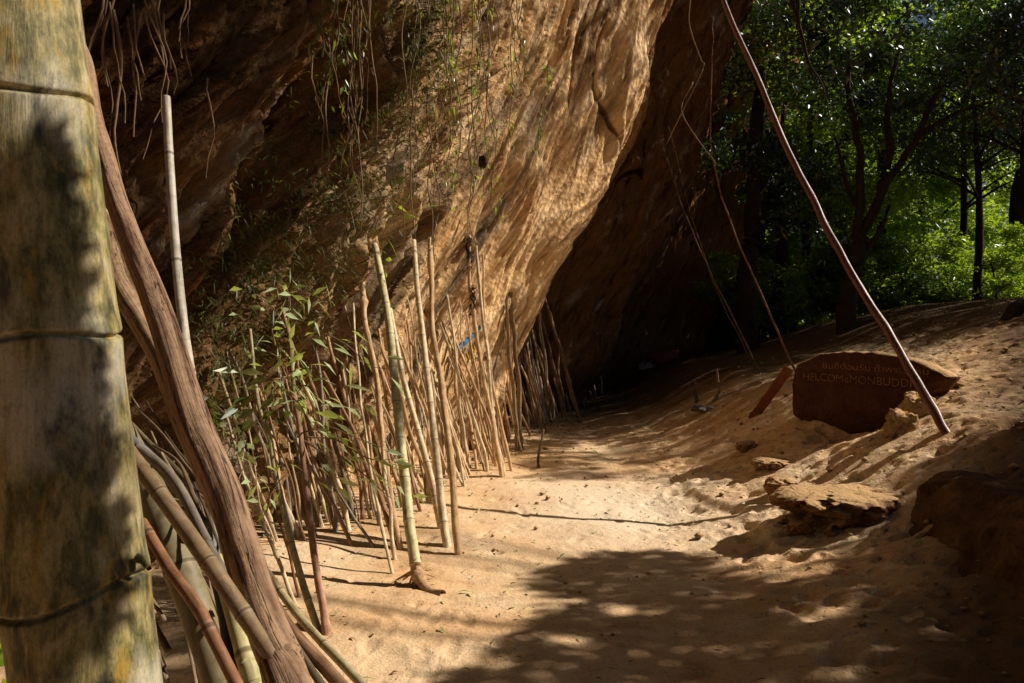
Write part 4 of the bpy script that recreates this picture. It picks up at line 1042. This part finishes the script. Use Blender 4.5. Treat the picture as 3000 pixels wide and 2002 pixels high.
def clods():
    a = Acc(); n = 2600
    x = rng.uniform(-3, 9, n); y = rng.uniform(2.4, 14, n)
    k = (x > bx_(y)) & (rng.random(n) < .25+.75*sstep((x-1.4)/1.2)); x, y = x[k], y[k]
    ico = np.array([(0,0,1),(.9,0,.2),(.28,.85,.2),(-.72,.53,.2),(-.72,-.53,.2),(.28,-.85,.2),(0,0,-.6)])
    Ft = np.array([[0,1,2],[0,2,3],[0,3,4],[0,4,5],[0,5,1],[6,2,1],[6,3,2],[6,4,3],[6,5,4],[6,1,5]])
    for X, Y in zip(x, y):
        s = rng.gamma(2., .0055)+.003
        V = ico*s*rng.uniform(.6, 1.4, (7, 1))*np.array([1, 1, .8]) + np.array([X, Y, float(gz(X, Y))+s*.3]); a.add(V, Ft)
    o = a.build('sand_clods', M['boulder']); tag(o, 'small clods and pebbles loose on the sand', 'pebbles', None, 'stuff')
def gz_fast_patch(): pass
clods()

# ------------------------------------------------------------------ trees
def limb_tree(acc, base, top, r, spread, seed, nl=7, up=.45):
    rs = random.Random(seed)
    base = Vector(base); top = Vector(top)
    mid = base.lerp(top, .5)+Vector((rs.uniform(-.2,.2), rs.uniform(-.2,.2), 0))
    V, F, U, _ = tube([base, base.lerp(mid, .3)+Vector((rs.uniform(-.05,.05), 0, 0)), mid, top], r, r*.45, sides=12, step=.2, bump=.15, cap=False, seed=seed, rfun=lambda s: 1+.5*np.exp(-s/.35)); acc.add(V, F, U)
    for k in range(nl):
        p = mid.lerp(top, rs.uniform(.0, 1)); th = 6.28*k/nl+rs.uniform(-.4,.4); l = spread*rs.uniform(.55, 1)
        q = p+Vector((math.cos(th)*l, math.sin(th)*l, l*rs.uniform(up*.5, up*1.6)))
        m_ = p.lerp(q, .5)+Vector((0, 0, l*.08))
        V, F, U, _ = tube([p, m_, q], r*.34, r*.07, sides=7, step=.2, bump=.15, cap=False, seed=seed+k); acc.add(V, F, U)
        for _ in range(2):
            a_ = p.lerp(q, rs.uniform(.4, .8)); b_ = a_+Vector((rs.uniform(-1,1), rs.uniform(-1,1), rs.uniform(-.1,.6)))*l*.4
            V, F, U, _ = tube([a_, a_.lerp(b_, .5)+Vector((0, 0, .05)), b_], r*.13, r*.04, sides=5, step=.2, cap=False); acc.add(V, F, U)
def crown_pts(n, rad, h, seed, nc=26):
    r_ = np.random.default_rng(seed)
    C = unit(r_.normal(size=(nc, 3)))*r_.uniform(.35, 1, (nc, 1))**.5*np.array([rad, rad, h])
    k = r_.integers(0, nc, n); s = r_.uniform(.10, .22, nc)[k]*rad
    return C[k]+r_.normal(size=(n, 3))*s[:, None]*np.array([.75, .75, .5])
protos = []
def make_proto(seed, n, rad, h, trunk_h, r, mat, L, wid, nc=26, down=.25):
    e = bpy.data.objects.new('forest_tree', None); col.objects.link(e); e.location = (0, 0, 0)
    a = Acc(); limb_tree(a, (0, 0, -.3), (random.uniform(-.4,.4), 0, trunk_h+h*.3), r, rad*.85, seed, 8)
    a.build('trunk', M['trunk'], e)
    P = crown_pts(n, rad, h, seed, nc)+np.array([0, 0, trunk_h+h*.25])
    V, F = spray(P, L, wid, down); mesh_obj('crown', V, F, M[mat], e, smooth=False)
    return e
PR = {
 'A': make_proto(11, 12000, 2.9, 2.9, 5.2, .16, 'leaf', .15, .07, 38),
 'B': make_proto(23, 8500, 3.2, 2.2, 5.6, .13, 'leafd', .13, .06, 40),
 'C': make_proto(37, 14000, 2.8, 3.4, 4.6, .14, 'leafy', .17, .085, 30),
 'D': make_proto(41, 5000, 1.3, 1.0, .9, .04, 'leafy', .13, .06, 18, .0),
 'E': make_proto(53, 5000, 1.4, .9, .8, .04, 'leaf', .15, .05, 18, .0),
}
used = {}
def place(k, x, y, s, rz, label, group, name='forest_tree', cat='tree'):
    src = PR[k]; z = float(gz(x, y))
    if k not in used: o = src; used[k] = 1; ch = None
    else:
        o = src.copy(); col.objects.link(o)
        for c in src.children:
            d = c.copy(); d.parent = o; col.objects.link(d)
    o.name = name; o.location = (x, y, z); o.rotation_euler = (0, 0, rz); o.scale = (s, s, s)
    for key in ('label', 'category', 'group'):
        if key in o: del o[key]
    tag(o, label, cat, group)
FT = 'trees of the forest behind the mound'
lab = {'A': 'mid green broadleaf tree in the depth of the forest behind the mound', 'B': 'very dark leafy tree shading the near edge of the forest', 'C': 'sunlit bright green tree seen through gaps of the dark ones', 'D': 'low bright green bush on the forest floor beyond the mound', 'E': 'low mid green bush on the forest floor beyond the mound'}
spots = [('B',11.4,19.5,.85),('B',10.8,16.2,.9),('B',14.2,17.5,1.0),('B',12.2,22,1.0),
 ('C',8.8,28,1.0),('C',14.8,29,1.3),('C',9.5,34,1.4),('C',16.5,35,1.45),('C',22,33,1.3),('C',11.5,42,1.3),('C',20,43,1.35),('C',28.5,42,1.3),
 ('C',14,54,1.8),('C',24,55,1.8),('C',35,54,1.8),('A',7.6,24.5,.8),('C',8.6,23,1.2),('C',12.2,26,1.5)]
NF = 18
# the wood goes on behind the photographer and down the slope to the right
for x, y, sc_ in [(-6,-7,1.9),(0,-9,2.1),(6,-8,2.0),(12,-7,1.9),(18,-5,1.9),(-2,-14,2.4),(9,-14,2.4),(20,-12,2.3),(23,0,1.0),(25,5,1.0),(25.5,10,1.0),(29,-2,1.3),(31,3,1.3),(31,8,1.3),(30,14,1.3)]: spots.append(('B', x, y, sc_))
for i, (k, x, y, s) in enumerate(spots):
    place(k, x, y, s, random.uniform(0, 6.28), lab[k] if i < NF else 'dark leafy tree outside the picture, part of the surrounding wood', FT if i < NF else 'trees around the clearing')
bs = []
for i in range(60):
    y = random.uniform(19, 36); x = y*random.uniform(.30, .70)+random.uniform(-.5,.5)
    if x < np.interp(y, [16, 22, 26, 30], [5.6, 6.4, 8, 8.5]): continue
    place(random.choice('DDDE'), x, y, random.uniform(.6, 1.15)*(1 if y < 25 else 1.5), random.uniform(0, 6.28), lab['D'] if False else 'low bush on the forest floor beyond the mound crest', 'bushes under the forest trees', 'forest_bush', 'bush')
for x, y, s_ in ((6.5,25.5,1.2),(7.6,28.5,1.5),(5.9,24.0,.8),(8.6,32,1.8)): place('E', x, y, s_, random.uniform(0, 6.28), 'bush filling the gap between the cliff end and the first dark trunk', 'bushes between the cliff end and the first trunk', 'forest_bush', 'bush')
# trees whose trunks stand out
def named_tree(limbs, label, crown_c=None, crown=(0, 1, 1), n=9000, mat='leafd', seed=0):
    f = limbs[0][0][0]; e = empty('forked_tree', f, label, 'tree')
    a = Acc()
    for pts, r0, r1 in limbs:
        V, F, U, _ = tube(pts, r0, r1, sides=12, step=.12, bump=.14, cap=False, seed=seed, jit=.08); a.add(V, F, U)
    a.build('trunk', M['trunk'], e)
    if crown_c is not None:
        P = crown_pts(n, crown[0], crown[1], seed+5, 30)+np.array(crown_c); V, F = spray(P, .15, .07); mesh_obj('crown', V, F, M[mat], e, smooth=False)
Yt = 14.6
gnd = Vector((at(2482, 925, Yt).x, Yt, float(gz(at(2482, 925, Yt).x, Yt))-.1))
T = lambda x, y, Y=Yt: at(x, y, Y)
named_tree([([gnd, T(2485,840), T(2505,760), T(2520,690)], .20, .13), ([T(2515,720), T(2512,600), T(2518,470), T(2500,330), T(2480,150)], .09, .04), ([T(2515,715), T(2545,640), T(2580,560), T(2640,470), T(2690,400), T(2760,250)], .10, .04), ([T(2580,560), T(2600,450), T(2600,300), T(2640,120)], .08, .03), ([T(2500,770), T(2560,700), T(2600,600)], .07, .03), ([T(2512,600), T(2470,520), T(2440,400)], .05, .02), ([T(2690,400), T(2800,330), T(2900,300)], .05, .02)],
    'dark tree forking low, just left of the middle of the forest', list(T(2640, 60)), (2.9, 2.2), 7500, 'leafd', 3)
Yt = 17.0
gnd = Vector((at(2190, 935, Yt).x, Yt, float(gz(at(2190, 935, Yt).x, Yt))-.1))
named_tree([([gnd, T(2190,800,Yt), T(2205,650,Yt), T(2212,450,Yt), T(2230,200,Yt)], .22, .12), ([T(2205,600,Yt), T(2260,480,Yt), T(2300,300,Yt)], .08, .03), ([T(2210,500,Yt), T(2180,380,Yt)], .06, .03)], 'straight dark trunk tree right beside the far end of the cliff', list(T(2290, 330, Yt)), (2.2, 3.0), 8000, 'leafd', 9)
Yt = 20.0
gnd = Vector((at(2285, 925, Yt).x, Yt, float(gz(at(2285, 925, Yt).x, Yt))-.1))
named_tree([([gnd, T(2282,860,Yt), T(2290,700,Yt), T(2280,500,Yt)], .20, .12)], 'short looking dark trunk between the two nearest forest trees', list(T(2330, 420, Yt)), (1.9, 2.2), 4000, 'leaf', 13)
Yt = 22.0
gnd = Vector((at(2965, 800, Yt).x, Yt, float(gz(at(2965, 800, Yt).x, Yt))-.1))
named_tree([([gnd, T(2968,760,Yt), T(2970,700,Yt), T(2990,500,Yt)], .24, .18)], 'stout dark trunk at the right edge of the forest', list(T(2990, 250, Yt)), (3.0, 2.6), 7000, 'leafd', 17)
# fallen stump at the right on the crest
f = foot(2960, 935); tag(tube_obj('tree_stump', [f, at(2975,910,f.y), at(3010,880,f.y)], .12, .07, M['trunk'], sides=12, bump=.3, step=.05, color=DARK), 'dark crooked stump on the mound crest at the right edge', 'stump')

# ------------------------------------------------------------------ unseen canopy: leaves set along sun rays to shade rock and ground
def inside(px, py, poly):
    c = np.zeros(px.shape, bool); n_ = len(poly); j = n_-1
    for i in range(n_):
        xi, yi = poly[i]; xj, yj = poly[j]
        c ^= ((yi > py) != (yj > py)) & (px < (xj-xi)*(py-yi)/(yj-yi+1e-9)+xi); j = i
    return c
def canopy(name, label, poly, step, cover, nz, zr, L, wid, trunk, mat='leafd', thr=-9., thr_s=120., extra=(), seed=0):
    xs = np.arange(min(p[0] for p in poly), max(p[0] for p in poly), step); ys = np.arange(min(p[1] for p in poly), max(p[1] for p in poly), step)
    X, Y = np.meshgrid(xs, ys); X = X.ravel()+rng.uniform(-.5, .5, X.size)*step; Y = Y.ravel()+rng.uniform(-.5, .5, Y.size)*step
    k = inside(X, Y, poly)
    X, Y = X[k], Y[k]
    out = []
    Lf = .5*L*wid*.62
    wob = perlin(X/thr_s, Y/(thr_s*.45), seed*1.7)+.5*perlin(X/(thr_s*.4), Y/(thr_s*.2), seed*1.7+5)
    for x, y, wv in zip(X, Y, wob):
        if wv < thr: continue
        hg, ng = ray(bg, x, y); hc, nc_ = ray(bc, x, y)
        if hg is None and hc is None: continue
        if hg is None or (hc is not None and hc.y < hg.y): h, nn_ = hc, nc_
        else: h, nn_ = hg, ng
        v = (CAM-h); D2 = v.length; v.normalize()
        if nn_.dot(v) < 0: nn_ = -nn_
        cs = nn_.dot(Vector(SUN))
        if cs <= 0.02: cs = .02
        A = (step*K/FP*h.y)**2/max(nn_.dot(v), .12)*cs
        m_ = rng.poisson(cover*A/Lf)
        m_ = min(m_, 40)
        if m_ == 0: continue
        j = rng.normal(size=(m_, 3))*math.sqrt(A)*.6
        z = rng.uniform(zr[0], zr[1], m_)
        t_ = (z-h.z)/SUN[2]
        P = np.array(h)[None]+t_[:, None]*SUN[None]+j
        out.append(P)
    for q, m_ in extra:
        h = at(*q); z = rng.uniform(zr[0], zr[1], m_); out.append(np.array(h)[None]+((z-h.z)/SUN[2])[:, None]*SUN[None]+rng.normal(size=(m_, 3))*.025)
    P = np.concatenate(out)
    for _ in range(14):
        fx, fy = proj(P)
        bad = (P[:, 1] > 0) & (fx > -60) & (fx < 3060) & (fy > -60) & (fy < 2100)
        if not bad.any(): break
        P[bad] += SUN[None]*.8
    fx, fy = proj(P); bad = (P[:, 1] > 0) & (fx > -20) & (fx < 3020) & (fy > -20)
    if nz: P = P[~bad]
    e = empty(name, Vector(trunk), label, 'tree', None)
    n_ = len(P)
    D = unit(rng.normal(size=(n_, 3))); Nn = unit(rng.normal(size=(n_, 3))*.6+SUN); W = unit(np.cross(D, Nn)); D = unit(np.cross(Nn, W))
    V, F = leaf_quads(P, D, W, L*rng.uniform(.7, 1.3, n_), wid*rng.uniform(.7, 1.3, n_), .1)
    mesh_obj('crown', V, F, M[mat], e, smooth=False)
    # trunk and limbs reaching the clumps
    c = P.mean(0); a = Acc(); t0 = Vector(trunk); t1 = Vector((t0.x*.7+c[0]*.3, t0.y*.7+c[1]*.3, c[2]*.6))
    V, F, U, _ = tube([t0, t0.lerp(t1, .5)+Vector((.1, .1, 0)), t1], .11, .035, sides=12, step=.2, bump=.15, cap=False); a.add(V, F, U)
    idx = rng.choice(n_, 6)
    for i in idx:
        q = Vector(P[i].tolist()); V, F, U, _ = tube([t1, t1.lerp(q, .5)+Vector((0, 0, .3)), q], .014, .006, sides=6, step=.25, cap=False); a.add(V, F, U)
    a.build('trunk', M['trunk'], e)
    print('canopy', label[:40], n_, P.min(0), P.max(0))
canopy('unseen_shade_tree', 'leafy tree outside the picture whose crown shades the path in the foreground', [(1290,2030),(1400,1920),(1560,1830),(1620,1760),(1540,1700),(1640,1650),(1760,1620),(1950,1612),(2080,1650),(2200,1700),(2350,1710),(2480,1640),(2600,1540),(2690,1400),(2740,1330),(2900,1290),(3060,1230),(3300,1230),(3300,2150),(1200,2150)], 16, 3.4, 1, (4.8, 6.2), .10, .045, (8.6, 1.9, 1.7), thr=-.36, thr_s=150, seed=1, extra=[((x_, y_, .69), 2) for x_ in (0,) for y_ in (900, 1300, 1700)]+[((2700+60*i_, 1370+22*i_+dy_, 5.4-.22*i_), 14) for i_ in range(7) for dy_ in (-60, -25, 10)])
canopy('unseen_shade_tree', 'tree outside the picture shading the tangle of poles at lower left', [(400,1250),(530,1300),(590,1500),(660,1750),(710,2080),(400,2080)], 16, 3.0, 1, (5.5, 7.0), .10, .045, (9.2, -.4, 1.6), thr=-.3, thr_s=60, seed=9)
canopy('unseen_shade_tree', 'leafy tree outside the picture shading the upper left rock', [(120,-200),(1230,-200),(1180,60),(1010,300),(930,480),(800,680),(700,840),(560,960),(420,1000),(120,1050)], 14, 3.2, 1, (8.0, 9.5), .13, .06, (9.8, 2.4, 1.7), thr=-.55, thr_s=90, seed=2)
canopy('unseen_shade_tree', 'sparse tree outside the picture dappling the middle of the rock', [(1230,-200),(1560,-200),(1420,200),(1330,420),(1150,700),(1000,760),(930,600),(1010,300)], 14, 1.2, 1, (8.5, 10.0), .12, .05, (10.6, 3.0, 1.7), thr=.34, thr_s=80, seed=3)
canopy('unseen_shade_tree', 'leafy tree outside the picture shading the right of the rock buttress', [(1560,-200),(1870,-200),(1830,150),(1800,300),(1690,480),(1560,600),(1430,640),(1400,500),(1500,250)], 14, 1.5, 1, (10.0, 12.0), .13, .06, (11.5, 3.3, 1.8), thr=-.25, thr_s=120, seed=4)
canopy('unseen_shade_tree', 'tall leafy tree shading the dark rock recess beyond the bright ridge', [(1920,-200),(2400,-200),(2350,0),(2200,200),(2150,500),(2150,900),(2000,1010),(1800,1100),(1640,1150),(1545,1160),(1520,1000),(1600,830),(1760,600),(1870,400),(1880,250)], 14, 2.6, 1, (13., 16.), .24, .13, (17.5, 17.0, 2.2), thr=-.52, thr_s=120, seed=5)
canopy('unseen_shade_tree', 'leafy tree shading the far path and the mound crest', [(1520,1250),(1560,1160),(1800,1080),(2000,1000),(2200,930),(2800,870),(3060,850),(3060,930),(2700,1000),(2500,1010),(2340,1030),(2340,1230),(2250,1290),(2000,1280),(1850,1300),(1620,1290)], 12, 3.2, 1, (9.0, 11.), .18, .09, (15.5, 11.5, 2.2), thr=-.75, thr_s=110, seed=6)
canopy('unseen_shade_tree', 'sparse tree casting soft streaks across the middle of the path', [(1450,1290),(1620,1290),(2000,1280),(2300,1270),(2560,1290),(2500,1330),(2300,1350),(2160,1400),(2060,1440),(1850,1400),(1600,1410),(1450,1380)], 12, 1.6, 1, (8.0, 9.5), .12, .06, (13.2, 3.2, 1.9), thr=-.12, thr_s=130, seed=7)
e = empty('unseen_shade_twig', Vector((1.0, .6, 2.6)), 'unseen leafy twig added outside the picture to throw shade and blotches on the giant bamboo', 'branch')  # unseen leaves added to darken the left side of the giant bamboo
P = []
for k in range(330):
    y_ = random.uniform(480, 2000); x_ = random.uniform(-60, 10 + 95 * min(1, max(0, (y_ - 480) / 500)) + 25 * math.sin(y_ / 90)); P.append(at(x_, y_, .69) + Vector(SUN) * random.uniform(1.35, 1.6))
for (x_, y_, n_) in ((195, 1190, 7), (225, 1215, 5), (170, 1180, 4), (90, 820, 6), (60, 700, 5)):
    for k in range(n_): P.append(at(x_ + random.gauss(0, 12), y_ + random.gauss(0, 9), .69) + Vector(SUN) * random.uniform(1.35, 1.5))
P = np.array([list(p) for p in P]); n = len(P)
D = unit(rng.normal(size=(n, 3))); Nn = unit(rng.normal(size=(n, 3))*.5+SUN); W = unit(np.cross(D, Nn)); D = unit(np.cross(Nn, W))
V, F = leaf_quads(P, D, W, .045*rng.uniform(.7, 1.3, n), .02*rng.uniform(.7, 1.3, n), .1); mesh_obj('foliage', V, F, M['leafd'], e, smooth=False)
a = Acc(); V, F, U, _ = tube([Vector((1.6, .4, 3.4)), Vector((1.0, .7, 2.7)), Vector((.78, .9, 2.2))], .012, .004, sides=6, step=.05, cap=False); a.add(V, F, U); a.build('stem', M['trunk'], e)
e = empty('unseen_shade_tree', Vector((-3.5, 3, 15)), 'unseen spreading tree added on top of the cliff to close off the sky overhead', 'tree')  # unseen leaf cover added to cut sky light on the clearing
n = 26000; P = np.stack([rng.uniform(.5, 8.3, n), rng.uniform(-7, 17.5, n), rng.uniform(12.6, 14.6, n)], 1)
P[:, 2] += .6*perlin(P[:, 0]*.5, P[:, 1]*.5); P = P[perlin(P[:, 0]*.55, P[:, 1]*.55, 4.) > -.45]
V, F = spray(P, .26, .13, .1); mesh_obj('crown', V, F, M['leafd'], e, smooth=False)
a = Acc()
for k in range(9):
    q = Vector((random.uniform(3, 8), -6+2.6*k, 13.6)); V, F, U, _ = tube([Vector((-3.5, 3, 15)), Vector((-1, 3+(q.y-3)*.4, 15.6)), q], .16, .03, sides=8, step=.3, cap=False); a.add(V, F, U)
a.build('trunk', M['trunk'], e)
